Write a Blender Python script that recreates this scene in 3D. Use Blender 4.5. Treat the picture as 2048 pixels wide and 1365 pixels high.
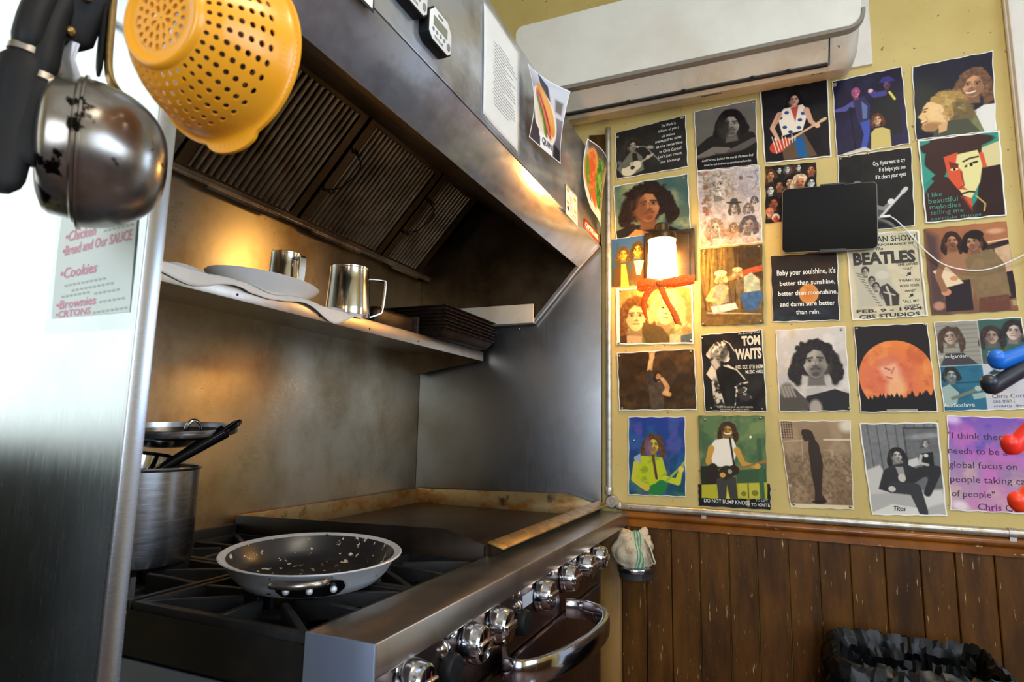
import bpy, bmesh, math, random
import numpy as np
from mathutils import Vector, Matrix
random.seed(7); RNG = np.random.default_rng(11)
for o in list(bpy.data.objects): bpy.data.objects.remove(o, do_unlink=True)
SC = bpy.context.scene; COL = SC.collection
H = 1.21            # camera height above the floor; z values below are written H + offset
D = 2.22            # distance to the poster wall
PI = math.pi

# ------------------------------------------------------------------ camera
yaw, pit, roll = 0.407204, 0.142528, 0.0201754
F_ = Vector((math.cos(pit)*math.cos(yaw), math.cos(pit)*math.sin(yaw), math.sin(pit)))
r0 = F_.cross(Vector((0, 0, 1))).normalized(); u0 = r0.cross(F_)
R_ = math.cos(roll)*r0 + math.sin(roll)*u0; U_ = -math.sin(roll)*r0 + math.cos(roll)*u0
cd = bpy.data.cameras.new('camera'); cam = bpy.data.objects.new('camera', cd); COL.objects.link(cam)
cam.matrix_world = Matrix(((R_.x, U_.x, -F_.x, 0), (R_.y, U_.y, -F_.y, 0), (R_.z, U_.z, -F_.z, H), (0, 0, 0, 1)))
cd.sensor_fit = 'HORIZONTAL'; cd.sensor_width = 36; cd.lens = 1223.89/2048*36
cd.clip_start = 0.02
cd.dof.use_dof = True; cd.dof.focus_distance = 1.9; cd.dof.aperture_fstop = 10
SC.camera = cam

# ------------------------------------------------------------------ world, light, exposure
SC.view_settings.view_transform = 'Standard'; SC.view_settings.look = 'None'
SC.view_settings.gamma = 1; SC.view_settings.use_curve_mapping = False
SC.view_settings.exposure = 0.0
w = bpy.data.worlds.new('sky'); SC.world = w; w.use_nodes = True
w.node_tree.nodes['Background'].inputs[0].default_value = (.75, .85, 1, 1)
w.node_tree.nodes['Background'].inputs[1].default_value = 0.6

def area(name, loc, direc, sx, sy, watts, col):
    l = bpy.data.lights.new(name, 'AREA'); l.shape = 'RECTANGLE'; l.size = sx; l.size_y = sy
    l.energy = watts; l.color = col
    o = bpy.data.objects.new(name, l); COL.objects.link(o); o.location = loc
    o.rotation_euler = Vector(direc).to_track_quat('-Z', 'Z').to_euler()
    return o
# daylight at the window beside the hood, the window behind the camera and the glazed door right of the posters
area('opening_light', (-0.30, 1.44, H+.52), (0, -1, 0), 1.15, 1.08, 5.5, (.92, 1, .93))
area('opening_light', (-2.66, -0.75, H+.45), (1, 0, 0), 2.3, 1.5, 108, (.76, .87, 1))
area('door_daylight', (2.30, -1.19, H+.52), (-1, 0, 0), .80, 2.4, 40, (.52, .72, 1))
area('opening_light', (-.10, -2.46, H+.55), (0, 1, 0), 2.1, 1.2, 58, (.62, .79, 1))  # fill light added at an unseen right wall opening, brightens hood and notice
# warm fill light added overhead (its fixture is built with the room)
area('ceiling_fill_light', (0.15, -.95, 3.14), (0, 0, -1), 1.15, .28, 34, (1, .86, .66))

# ------------------------------------------------------------------ helpers
class MB:
    """collects shapes into one mesh"""
    def __init__(s): s.v = []; s.f = []
    def add(s, vs, fs):
        n = len(s.v); s.v += [tuple(p) for p in vs]; s.f += [tuple(i+n for i in f) for f in fs]; return s
    def box(s, x0, x1, y0, y1, z0, z1, M=None):
        vs = [Vector((x, y, z)) for x in (x0, x1) for y in (y0, y1) for z in (z0, z1)]
        if M is not None: vs = [M @ p for p in vs]
        return s.add(vs, [(0, 1, 3, 2), (4, 6, 7, 5), (0, 4, 5, 1), (2, 3, 7, 6), (0, 2, 6, 4), (1, 5, 7, 3)])
    def prism(s, pts, axis, a, b, M=None):
        n = len(pts); vs = []
        for c in (a, b):
            for p, q in pts:
                vs.append(Vector((c, p, q) if axis == 0 else (p, c, q) if axis == 1 else (p, q, c)))
        if M is not None: vs = [M @ p for p in vs]
        return s.add(vs, [tuple(range(n)), tuple(range(2*n-1, n-1, -1))] + [(i, i+n, (i+1) % n+n, (i+1) % n) for i in range(n)])
    def lathe(s, prof, n=32, M=None, closed=False):
        vs = []; fs = []; k = len(prof)
        for i in range(n):
            a = 2*PI*i/n
            for r, z in prof: vs.append(Vector((r*math.cos(a), r*math.sin(a), z)))
        for i in range(n):
            j = (i+1) % n
            for q in range(k-1 if not closed else k):
                q2 = (q+1) % k
                fs.append((i*k+q, j*k+q, j*k+q2, i*k+q2))
        if M is not None: vs = [M @ p for p in vs]
        return s.add(vs, fs)
    def tube(s, pts, r, n=10, cap=True, flat=1.0):
        pts = [Vector(p) for p in pts]; k = len(pts)
        rs = r if isinstance(r, (list, tuple)) else [r]*k
        t = (pts[1]-pts[0]).normalized()
        a = t.cross(Vector((0, 0, 1)))
        if a.length < .05: a = t.cross(Vector((0, 1, 0)))
        a.normalize(); vs = []; fs = []
        for i in range(k):
            t2 = (pts[min(i+1, k-1)]-pts[max(i-1, 0)]).normalized()
            a = (a-t2*a.dot(t2)).normalized(); b = t2.cross(a)
            for j in range(n):
                th = 2*PI*j/n; vs.append(pts[i]+a*(rs[i]*math.cos(th))+b*(rs[i]*flat*math.sin(th)))
        for i in range(k-1):
            for j in range(n):
                j2 = (j+1) % n; fs.append((i*n+j, i*n+j2, (i+1)*n+j2, (i+1)*n+j))
        if cap: fs += [tuple(range(n-1, -1, -1)), tuple(range((k-1)*n, k*n))]
        return s.add(vs, fs)
    def ball(s, c, r, n=12, sc=(1, 1, 1)):
        c = Vector(c); m = n//2
        prof = [(r*math.sin(PI*i/m), -r*math.cos(PI*i/m)) for i in range(m+1)]
        M = Matrix.Translation(c) @ Matrix.Diagonal((*sc, 1))
        return s.lathe([(max(p, 1e-5), z) for p, z in prof], n, M)
    def grid(s, fn, nu, nv):
        vs = [fn(i/nu, j/nv) for j in range(nv+1) for i in range(nu+1)]
        return s.add(vs, [(j*(nu+1)+i, j*(nu+1)+i+1, (j+1)*(nu+1)+i+1, (j+1)*(nu+1)+i) for j in range(nv) for i in range(nu)])
    def build(s, name, mat, parent=None, bevel=0, seg=2, smooth=True, ang=38, solid=0, sub=0):
        me = bpy.data.meshes.new(name); me.from_pydata(s.v, [], s.f)
        bm = bmesh.new(); bm.from_mesh(me)
        bmesh.ops.remove_doubles(bm, verts=bm.verts, dist=1e-6)
        bmesh.ops.recalc_face_normals(bm, faces=bm.faces)
        if bevel:
            es = [e for e in bm.edges if len(e.link_faces) == 2 and e.calc_face_angle(0) > .6]
            bmesh.ops.bevel(bm, geom=es, offset=bevel, segments=seg, affect='EDGES', profile=.5, clamp_overlap=True)
        bm.to_mesh(me); bm.free()
        if smooth:
            me.shade_smooth(); me.set_sharp_from_angle(angle=math.radians(ang))
        me.materials.append(mat)
        o = bpy.data.objects.new(name, me); COL.objects.link(o)
        if parent is not None: put(o, parent)
        if sub:
            m = o.modifiers.new('sub', 'SUBSURF'); m.levels = m.render_levels = sub
        if solid:
            m = o.modifiers.new('thick', 'SOLIDIFY'); m.thickness = solid; m.offset = 0
        return o
def put(o, parent):
    """parent o while keeping its world placement"""
    o.parent = parent
    def world(p):
        m = Matrix.LocRotScale(p.location, p.rotation_euler, p.scale)
        return m if p.parent is None else world(p.parent) @ p.matrix_parent_inverse @ m
    o.matrix_parent_inverse = world(parent).inverted()
def tag(o, label=None, cat=None, group=None, kind=None):
    if label: o['label'] = label
    if cat: o['category'] = cat
    if group: o['group'] = group
    if kind: o['kind'] = kind
    return o
def thing(name, loc, label, cat, group=None):
    o = bpy.data.objects.new(name, None); COL.objects.link(o); o.location = loc; o.empty_display_size = .05
    return tag(o, label, cat, group)
def struct(o): o['kind'] = 'structure'; return o
def dup(o, parent=None):
    c = o.copy(); COL.objects.link(c)
    if parent is not None: c.parent = parent
    for ch in list(o.children): dup(ch, c)
    return c
def frame(org, zaxis, xhint=(1, 0, 0)):
    z = Vector(zaxis).normalized(); x = Vector(xhint)
    if abs(x.normalized().dot(z)) > .98: x = Vector((0, 0, 1))
    x = (x-z*x.dot(z)).normalized(); y = z.cross(x)
    return Matrix(((x.x, y.x, z.x, org[0]), (x.y, y.y, z.y, org[1]), (x.z, y.z, z.z, org[2]), (0, 0, 0, 1)))
def arc(c, r, a0, a1, n): return [(c[0]+r*math.cos(a0+(a1-a0)*i/n), c[1]+r*math.sin(a0+(a1-a0)*i/n)) for i in range(n+1)]
def smoothpath(pts, n=6):
    P = [Vector(p) for p in pts]; out = []
    for i in range(len(P)-1):
        p0 = P[max(i-1, 0)]; p1 = P[i]; p2 = P[i+1]; p3 = P[min(i+2, len(P)-1)]
        for k in range(n):
            t = k/n
            out.append(.5*((2*p1)+(p2-p0)*t+(2*p0-5*p1+4*p2-p3)*t*t+(3*p1-p0-3*p2+p3)*t**3))
    return out+[P[-1]]

# ------------------------------------------------------------------ materials
def lin(c):
    c = np.asarray(c, float)/255.0
    return np.where(c <= .04045, c/12.92, ((c+.055)/1.055)**2.4)
def rgba(c): return (*[float(x) for x in lin(c)], 1.0)
def mat(name, col, rough=.5, metal=0, spec=.5, **kw):
    m = bpy.data.materials.new(name); m.use_nodes = True; nt = m.node_tree; b = nt.nodes['Principled BSDF']
    b.inputs['Base Color'].default_value = rgba(col); b.inputs['Roughness'].default_value = rough
    b.inputs['Metallic'].default_value = metal; b.inputs['Specular IOR Level'].default_value = spec
    for k, v in kw.items(): b.inputs[k.replace('_', ' ')].default_value = v
    return m
def nodes(m): return m.node_tree, m.node_tree.nodes['Principled BSDF']
def tex(nt, kind, scale, detail=4, stretch=(1, 1, 1), obj=True, rough=.55):
    tc = nt.nodes.new('ShaderNodeNewGeometry'); mp = nt.nodes.new('ShaderNodeMapping')
    mp.inputs['Scale'].default_value = stretch
    nt.links.new(tc.outputs['Position'], mp.inputs['Vector'])
    t = nt.nodes.new('ShaderNodeTex'+kind); t.inputs['Scale'].default_value = scale
    if 'Detail' in t.inputs: t.inputs['Detail'].default_value = detail
    if 'Roughness' in t.inputs: t.inputs['Roughness'].default_value = rough
    nt.links.new(mp.outputs['Vector'], t.inputs['Vector'])
    return t
def ramp(nt, src, stops):
    r = nt.nodes.new('ShaderNodeValToRGB'); e = r.color_ramp.elements
    while len(e) < len(stops): e.new(.5)
    for k, (p, c) in enumerate(stops): e[k].position = p; e[k].color = c if len(c) == 4 else rgba(c)
    nt.links.new(src, r.inputs['Fac']); return r
def g(v): return (v, v, v, 1)
def mix(nt, fac, a, b):
    n = nt.nodes.new('ShaderNodeMix'); n.data_type = 'RGBA'
    for sock, val in ((n.inputs[0], fac), (n.inputs[6], a), (n.inputs[7], b)):
        if isinstance(val, (int, float)): sock.default_value = val
        elif isinstance(val, tuple): sock.default_value = val
        else: nt.links.new(val, sock)
    return n.outputs[2]
def bump(nt, b, h, strength=.2, dist=.002):
    n = nt.nodes.new('ShaderNodeBump'); n.inputs['Strength'].default_value = strength; n.inputs['Distance'].default_value = dist
    nt.links.new(h, n.inputs['Height']); nt.links.new(n.outputs[0], b.inputs['Normal'])
def steel(name, col=(190, 190, 192), rough=.3, var=.12, grain=(1, 1, 30), grime=None, gamt=(.5, .75), gscale=5, gs=(1, 1, 1), bumpy=0, metal=1.0, aniso=0):
    m = mat(name, col, rough, metal); nt, b = nodes(m)
    n = tex(nt, 'Noise', 14, 5, grain); s = tex(nt, 'Noise', 4, 4)
    a = nt.nodes.new('ShaderNodeMath'); a.operation = 'ADD'; nt.links.new(n.outputs['Fac'], a.inputs[0]); nt.links.new(s.outputs['Fac'], a.inputs[1])
    r = nt.nodes.new('ShaderNodeMapRange'); r.inputs[1].default_value = .6; r.inputs[2].default_value = 1.4
    r.inputs[3].default_value = max(.05, rough-var); r.inputs[4].default_value = rough+var
    nt.links.new(a.outputs[0], r.inputs[0]); nt.links.new(r.outputs[0], b.inputs['Roughness'])
    if bumpy: bump(nt, b, n.outputs['Fac'], bumpy, .002)
    if aniso:
        b.inputs['Anisotropic'].default_value = aniso
        tv = nt.nodes.new('ShaderNodeCombineXYZ'); tv.inputs[2].default_value = 1; nt.links.new(tv.outputs[0], b.inputs['Tangent'])
    if grime is not None:
        t = tex(nt, 'Noise', gscale, 6, gs, rough=.65)
        rp = ramp(nt, t.outputs['Fac'], [(gamt[0], g(0)), (gamt[1], g(1))])
        c = mix(nt, rp.outputs[0], rgba(col), rgba(grime)); nt.links.new(c, b.inputs['Base Color'])
    return m
def blotch(name, c1, c2, scale=8, lo=.45, hi=.6, rough=.6, stretch=(1, 1, 1), detail=5, metal=0, bmp=0, spec=.4, c3=None, s3=40, lo3=.62, hi3=.68, st3=(1, 1, 1)):
    m = mat(name, c1, rough, metal, spec); nt, b = nodes(m)
    t = tex(nt, 'Noise', scale, detail, stretch, rough=.65); rp = ramp(nt, t.outputs['Fac'], [(lo, g(0)), (hi, g(1))])
    c = mix(nt, rp.outputs[0], rgba(c1), rgba(c2))
    if c3 is not None:
        t3 = tex(nt, 'Noise', s3, 4, st3, rough=.6); r3 = ramp(nt, t3.outputs['Fac'], [(lo3, g(0)), (hi3, g(1))])
        c = mix(nt, r3.outputs[0], c, rgba(c3))
    nt.links.new(c, b.inputs['Base Color'])
    if bmp: bump(nt, b, t.outputs['Fac'], bmp, .003)
    return m
M = {}
M['wall'] = blotch('yellow wall paint', (204, 182, 114), (190, 166, 96), 3, .35, .7, .55, c3=(120, 88, 36), s3=55, lo3=.66, hi3=.72, bmp=.05)
M['ceiling'] = blotch('white ceiling paint', (228, 224, 214), (215, 210, 198), 3, .4, .7, .7)
M['floor'] = blotch('red brown floor tile', (96, 62, 46), (70, 46, 36), 6, .4, .7, .5)
M['wood'] = blotch('worn brown wall paint', (94, 57, 10), (55, 31, 4), 4, .36, .66, .5, (4, 4, .8), c3=(186, 160, 112), s3=30, lo3=.655, hi3=.70, st3=(5, 5, .45), bmp=.12, spec=.22)
M['rail'] = blotch('chipped orange brown varnish', (140, 82, 24), (104, 58, 18), 6, .4, .65, .25, (1, 1, 1), c3=(206, 176, 120), s3=34, lo3=.66, hi3=.70, st3=(1, .6, 1.4), bmp=.2)
M['post'] = blotch('tan painted wood', (150, 112, 58), (128, 90, 42), 6, .4, .65, .5, (5, 5, .8), bmp=.1)
M['white_paint'] = blotch('white gloss paint', (222, 216, 208), (205, 198, 188), 4, .4, .7, .35)
M['door_glass'] = mat('door glass', (235, 242, 255), .02, 0, .5, Transmission_Weight=1.0, IOR=1.0)
M['steel_bright'] = steel('brushed steel', (196, 198, 202), .27, .015, (1, 1, 30))
M['steel_panel'] = steel('satin steel sheet', (208, 214, 214), .25, .05, (1, 30, 1.5), (186, 196, 196), (.45, .75), 3)
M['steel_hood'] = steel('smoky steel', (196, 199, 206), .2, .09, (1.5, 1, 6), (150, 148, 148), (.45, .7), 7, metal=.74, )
M['steel_back'] = steel('greasy backsplash steel', (198, 188, 166), .29, .025, (6, 1, 40), (154, 134, 102), (.42, .7), 4.5, (1, 1, .8), metal=.97, aniso=.8)
M['steel_side'] = steel('grey side steel', (138, 138, 140), .36, .05, (1, 12, 1.2), (118, 112, 100), (.45, .8), 3)
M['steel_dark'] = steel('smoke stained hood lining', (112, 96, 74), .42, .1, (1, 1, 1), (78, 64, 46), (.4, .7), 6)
M['steel_filter'] = steel('greasy filter steel', (178, 168, 152), .32, .1, (1, 1, 1), (128, 110, 84), (.4, .7), 9, metal=.9)
M['steel_cap'] = steel('satin end cap steel', (150, 162, 190), .3, .03, (25, 1, 1), metal=.75)  # blue daylight put into the colour of the cap and lower side
M['steel_range'] = steel('range front steel', (196, 186, 174), .30, .03, (25, 1, 1), (150, 138, 122), (.5, .8), 6, metal=.98)
M['steel_control'] = steel('dark brushed control panel', (128, 108, 104), .28, .03, (25, 1, 1))
M['chrome'] = mat('chrome', (196, 199, 206), .11, 1)
M['iron'] = blotch('black cast iron', (13, 13, 14), (30, 27, 24), 18, .45, .7, .62, bmp=.35, spec=.35)
M['soot'] = blotch('sooty enamel', (16, 15, 14), (40, 30, 20), 10, .5, .75, .5, bmp=.1)
M['griddle'] = blotch('seasoned griddle plate', (54, 42, 28), (32, 24, 17), 9, .4, .65, .42, (1, 3, 1), bmp=.12, metal=.35)
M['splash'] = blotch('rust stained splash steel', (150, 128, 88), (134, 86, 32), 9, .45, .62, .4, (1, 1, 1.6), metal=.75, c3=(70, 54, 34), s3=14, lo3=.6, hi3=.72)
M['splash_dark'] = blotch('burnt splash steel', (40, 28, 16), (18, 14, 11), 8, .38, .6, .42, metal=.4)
M['bar'] = blotch('worn brass coloured edge', (190, 156, 96), (150, 118, 68), 22, .45, .62, .38, metal=.8, c3=(96, 74, 44), s3=70, lo3=.62, hi3=.7)
M['black_plastic'] = blotch('black plastic', (14, 14, 16), (22, 21, 20), 20, .4, .7, .55, spec=.22)
M['black_gloss'] = mat('black gloss', (10, 10, 12), .16, 0, .25)
M['white_plastic'] = mat('white plastic', (226, 225, 220), .35)
M['ac_white'] = blotch('aged white plastic', (226, 224, 214), (214, 208, 194), 3, .4, .7, .32)
M['ac_grey'] = blotch('beige grey plastic', (206, 196, 178), (186, 170, 146), 6, .45, .7, .4, c3=(120, 100, 74), s3=60, lo3=.68, hi3=.74)
M['ac_edge'] = mat('grey plastic edge', (128, 122, 112), .4)
M['dark_gap'] = mat('dark slot', (14, 12, 10), .7)
M['pipe'] = blotch('dull galvanised pipe', (188, 184, 174), (160, 150, 128), 25, .45, .65, .36, metal=.7, c3=(130, 104, 60), s3=60, lo3=.66, hi3=.72)
M['paper'] = blotch('white paper', (236, 235, 232), (226, 224, 220), 6, .4, .7, .6)
M['ink'] = mat('black print', (30, 30, 32), .6)
M['ink_grey'] = mat('grey print', (120, 122, 124), .6)
M['parchment'] = blotch('parchment paper', (228, 225, 220), (214, 210, 204), 8, .4, .7, .6)
M['china'] = mat('white china', (244, 243, 240), .18)
M['pitcher'] = steel('polished pitcher steel', (206, 204, 200), .16, .05, (1, 1, 40))
M['pot'] = steel('scratched pot steel', (172, 172, 174), .24, .07, (1, 1, 30), (140, 132, 124), (.5, .8), 12)
M['alu'] = blotch('worn aluminium', (206, 206, 210), (190, 190, 192), 12, .4, .7, .36, metal=.35, c3=(20, 18, 16), s3=38, lo3=.66, hi3=.70)
M['alu_burnt'] = blotch('heat stained aluminium with dark reflection', (158, 152, 144), (108, 94, 80), 7, .40, .6, .26, metal=.92, c3=(22, 18, 16), s3=26, lo3=.61, hi3=.65)  # burnt patches; base darkened to stand for the warm dark reflection in the pans
M['pan_nonstick'] = blotch('worn nonstick coating', (34, 32, 32), (44, 40, 38), 12, .4, .7, .3, c3=(206, 184, 158), s3=64, lo3=.62, hi3=.65)
M['tray'] = blotch('blackened baking steel', (44, 34, 28), (70, 50, 38), 24, .45, .65, .4, metal=.5, bmp=.3)
M['yellow'] = mat('yellow plastic', (238, 158, 32), .28, 0, .5, Subsurface_Weight=.08, Subsurface_Radius=(.02, .01, .003), Subsurface_Scale=.4)
M['towel'] = blotch('stained white terry', (224, 206, 176), (186, 142, 90), 26, .52, .68, .95, detail=6, spec=.1)
_nt, _b = nodes(M['towel']); bump(_nt, _b, tex(_nt, 'Noise', 330, 3).outputs['Fac'], 1.0, .006)
M['green_stripe'] = mat('green stripe', (60, 150, 120), .9)
M['bag'] = blotch('black bin liner film', (11, 12, 12), (12, 12, 13), 14, .4, .7, .33, spec=.22)
M['bin'] = mat('dark grey bin', (48, 48, 50), .5)
M['blue'] = mat('blue silicone', (20, 104, 200), .42)
M['dark_handle'] = mat('charcoal silicone', (34, 38, 46), .42)
M['dark_red'] = mat('dark red mark', (130, 30, 36), .4)
M['red'] = mat('red silicone', (232, 44, 28), .42)
M['orange_red'] = mat('orange red silicone', (244, 62, 22), .42)
M['bronze'] = blotch('bronze lamp metal', (96, 76, 52), (74, 56, 38), 12, .4, .7, .35, metal=.8)
M['ribbon'] = None
M['cable'] = mat('white cable', (232, 232, 232), .4)
M['pin'] = mat('steel pin', (170, 160, 140), .3, .9)
M['tape'] = mat('clear tape', (232, 218, 170), .2, 0, .5, Alpha=.35)
M['sleeve'] = mat('clear plastic sleeve', (230, 236, 230), .12, 0, .6, Alpha=.16)
def vcol(name, rough=.5):
    m = bpy.data.materials.new(name); m.use_nodes = True; nt, b = nodes(m)
    a = nt.nodes.new('ShaderNodeVertexColor'); a.layer_name = 'print'
    nt.links.new(a.outputs['Color'], b.inputs['Base Color']); b.inputs['Roughness'].default_value = rough
    b.inputs['Specular IOR Level'].default_value = .14
    return m
M['print'] = vcol('printed paper', .42); M['photo'] = vcol('glossy photo print', .22)
M['glass_lit'] = mat('lit frosted glass', (255, 244, 220), .4)
_nt, _b = nodes(M['glass_lit']); _b.inputs['Emission Color'].default_value = (1, .54, .14, 1); _b.inputs['Emission Strength'].default_value = 66
# woven orange ribbon
m = M['ribbon'] = mat('woven orange ribbon', (206, 84, 24), .7); nt, b = nodes(m)
t = tex(nt, 'Voronoi', 420, 0); rp = ramp(nt, t.outputs['Distance'], [(.2, (255, 205, 110)), (.55, (232, 130, 44))]); nt.links.new(rp.outputs[0], b.inputs['Base Color'])
tl_ = nt.nodes.new('ShaderNodeBsdfTranslucent'); nt.links.new(rp.outputs[0], tl_.inputs['Color']); ms_ = nt.nodes.new('ShaderNodeMixShader'); ms_.inputs[0].default_value = .45
nt.links.new(b.outputs[0], ms_.inputs[1]); nt.links.new(tl_.outputs[0], ms_.inputs[2]); nt.links.new(ms_.outputs[0], nt.nodes['Material Output'].inputs['Surface'])

# ------------------------------------------------------------------ the room
XB, XF, YL, YR, ZC = -2.6, D, 1.38, -2.4, 3.2
def slab(name, *a, m='wall'): return struct(MB().box(*a).build(name, M[m], smooth=False))
slab('floor', XB-.1, XF+.1, YR-.1, YL+.1, -.1, 0, m='floor')
slab('ceiling', XB-.1, XF+.1, YR-.1, YL+.1, ZC, ZC+.1, m='ceiling')
def holed(name, axis, c0, c1, a0, a1, h, holes):
    """a wall with rectangular openings (a0, a1, z0, z1)"""
    mb = MB(); cuts = sorted(set([a0, a1]+[q for k in holes for q in k[:2]]))
    for p, q in zip(cuts, cuts[1:]):
        hs = [k for k in holes if k[0] <= p+1e-6 and k[1] >= q-1e-6]
        spans = [(0, h)] if not hs else [(0, hs[0][2]), (hs[0][3], h)]
        for z0, z1 in spans:
            if z1-z0 > 1e-4:
                if axis == 0: mb.box(c0, c1, p, q, z0, z1)
                else: mb.box(p, q, c0, c1, z0, z1)
    return struct(mb.build(name, M['wall'], smooth=False))
holed('wall_left', 1, YL, YL+.1, XB-.1, XF+.1, ZC, [(-.9, .30, H-.02, H+1.1)])
holed('wall_back', 0, XB-.1, XB, YR, YL, ZC, [(-1.95, .45, H-.35, H+1.25)])
holed('wall_front', 0, XF, XF+.1, YR, YL, ZC, [(-1.60, -.78, .1, H+1.75)])
holed('wall_right', 1, YR-.1, YR, XB-.1, XF+.1, ZC, [(-1.2, 1.0, H-.1, H+1.2)])
def wframe(name, axis, c, a0, a1, z0, z1, t=.05):
    mb = MB()
    for s in ((a0-t, a1+t, z1, z1+t), (a0-t, a1+t, z0-t, z0), (a0-t, a0, z0, z1), (a1, a1+t, z0, z1)):
        if axis == 1: mb.box(s[0], s[1], c-.012, c+.02, s[2], s[3])
        else: mb.box(c-.012, c+.02, s[0], s[1], s[2], s[3])
    return struct(mb.build(name, M['white_paint'], smooth=False))
wframe('window_1', 1, YL, -.9, .30, H-.02, H+1.1)
wframe('window_2', 0, XB, -1.95, .45, H-.35, H+1.25)
wframe('fill_window', 1, YR, -1.2, 1.0, H-.1, H+1.2)  # unseen window added to carry the fill from the right
dr = wframe('door_1', 0, XF, -1.60, -.78, .10, H+1.75)
# dado round the other walls, as on the poster wall
struct(MB().box(XB, -.0, YL-.02, YL, 0, H-.28).build('baseboard_left', M['wood'], smooth=False))
struct(MB().box(XB, XB+.02, YR, YL-.02, 0, H-.4).build('baseboard_back', M['wood'], smooth=False))
struct(MB().box(XB+.02, XF, YR, YR+.02, 0, H-.28).build('baseboard_right', M['wood'], smooth=False))
# unseen ceiling fixture added for the warm fill
cl = thing('ceiling_fill_lamp', (.15, -.95, ZC), 'long white lamp added out of view under the ceiling as fill light', 'lamp')
MB().box(-.48, .78, -1.12, -.78, 3.155, ZC).build('fill_lamp_housing', M['white_plastic'], cl, bevel=.008)

# wainscot boards of the poster wall, chair rail, corner post, casing
ed = [.5145, .43, .345, .253, .16, .075, -.018, -.105, -.191, -.283, -.374, -.459, -.553, -.64, -.72]
mb = MB()
for a, c in zip(ed, ed[1:]):
    mb.box(D-.02, D-.0005, c+.0012, a-.0012, 0, H-.325)
struct(mb.build('trim_1', M['wood'], bevel=.0025, seg=1, smooth=False))
prof = [(D-.0005, H-.275), (D-.016, H-.276), (D-.026, H-.283), (D-.030, H-.292), (D-.026, H-.301), (D-.020, H-.304), (D-.026, H-.309), (D-.026, H-.328), (D-.0005, H-.330)]
struct(MB().prism(prof, 1, -.72, .512).build('trim_2', M['rail'], ang=50))
struct(MB().box(D-.045, D-.0005, .515, .586, 0, H-.335).build('trim_3', M['post'], bevel=.004))
mb = MB()
for y0, y1, x in ((-.79, -.705, .018), (-.765, -.725, .028), (-.735, -.710, .034)): mb.box(D-x, D-.0005, y0, y1, 0, H+1.80)
struct(mb.build('trim_4', M['white_paint'], bevel=.004))
# unseen dark counter, added to darken what the end panel reflects low down
pc = thing('reflection_counter', (-.45, 1.1, 0), 'dark counter added out of view to darken the end panel reflection', 'counter')
MB().box(-1.25, .30, .80, YL-.022, H-.08, H-.04).build('worktop', M['soot'], pc, bevel=.004)
MB().box(-1.23, .28, .84, YL-.03, .10, H-.08).build('cabinet_body', M['soot'], pc, bevel=.004)
MB().box(-1.20, .25, .90, YL-.06, 0, .10).build('plinth', M['black_plastic'], pc)
for k in range(3): 
    dd_ = MB().box(-1.215+.495*k, -.735+.495*k, .825, .84, .14, H-.20).build('cabinet_door', M['soot'], pc, bevel=.003)
    MB().tube([(-.80+.495*k, .822, H-.45), (-.80+.495*k, .80, H-.44), (-.80+.495*k, .80, H-.29), (-.80+.495*k, .822, H-.28)], .005, 8).build('handle', M['chrome'], dd_)
# ------------------------------------------------------------------ exhaust hood
YB = 1.36      # face of the steel sheet behind the range
hood = thing('exhaust_hood', (.41, .585, H+.69), 'long stainless steel exhaust hood above the range', 'hood')
MB().box(.43, 2.19, .585, .597, H+.686, H+1.0).build('front_panel', M['steel_hood'], hood, bevel=.002)
lip = [(.585, H+.690), (.668, H+.611), (.674, H+.617), (.597, H+.692)]
MB().prism(lip, 0, .43, 2.19).build('lower_lip', M['steel_hood'], hood, bevel=.0015)
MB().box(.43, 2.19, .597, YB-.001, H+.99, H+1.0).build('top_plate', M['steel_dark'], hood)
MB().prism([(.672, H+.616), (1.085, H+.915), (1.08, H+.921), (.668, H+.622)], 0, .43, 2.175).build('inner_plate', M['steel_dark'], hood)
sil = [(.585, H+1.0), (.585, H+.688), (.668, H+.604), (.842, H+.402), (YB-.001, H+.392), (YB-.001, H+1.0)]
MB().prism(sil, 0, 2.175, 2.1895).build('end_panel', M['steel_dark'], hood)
rim = [(.585, H+.70), (.585, H+.688), (.668, H+.604), (.842, H+.402), (YB, H+.392), (YB, H+.404), (.848, H+.414), (.677, H+.612), (.597, H+.693)]
MB().prism(rim, 0, 2.160, 2.176).build('end_trim', M['steel_hood'], hood)
MB().box(2.150, 2.160, .842, 1.30, H+.404, H+.478).build('mounting_strip', M['ac_grey'], hood, bevel=.002)
for y in (.905, 1.02): MB().ball((2.172, y, H+.388), .005, 8).build('screw', M['chrome'], hood)
# filter rails
fa, fb = Vector((0, YB-.024, H+.625)), Vector((0, 1.075, H+.912))
sl = (fb-fa); L_ = sl.length; sd = sl.normalized(); nrm = Vector((0, -sd.z, sd.y))   # points down and forward? fixed below
if nrm.z > 0: nrm = -nrm
def fp(x, s, d): 
    p = fa+sd*s+nrm*d; return Vector((x, p.y, p.z))
def fbox(mb, x0, x1, s0, s1, d0, d1):
    vs = [fp(x, s, d) for x in (x0, x1) for s in (s0, s1) for d in (d0, d1)]
    mb.add(vs, [(0, 1, 3, 2), (4, 6, 7, 5), (0, 4, 5, 1), (2, 3, 7, 6), (0, 2, 6, 4), (1, 5, 7, 3)])
b = MB(); fbox(b, .43, 2.175, -.006, .0, -.03, .024); fbox(b, .43, 2.175, 0, .012, .014, .02); fbox(b, .43, 2.175, L_, L_+.006, -.03, .024)
b.build('filter_channel', M['steel_filter'], hood)
for x0, x1 in ((1.065, 1.31), (1.46, 1.70), (1.90, 2.08)):
    b = MB(); fbox(b, x0, x1, -.012, -.004, .018, .030); b.build('drip_lip', M['steel_filter'], hood)
b = MB(); fbox(b, .43, .965, .0, L_, -.012, .0); b.build('blank_plate', M['steel_filter'], hood)
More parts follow.
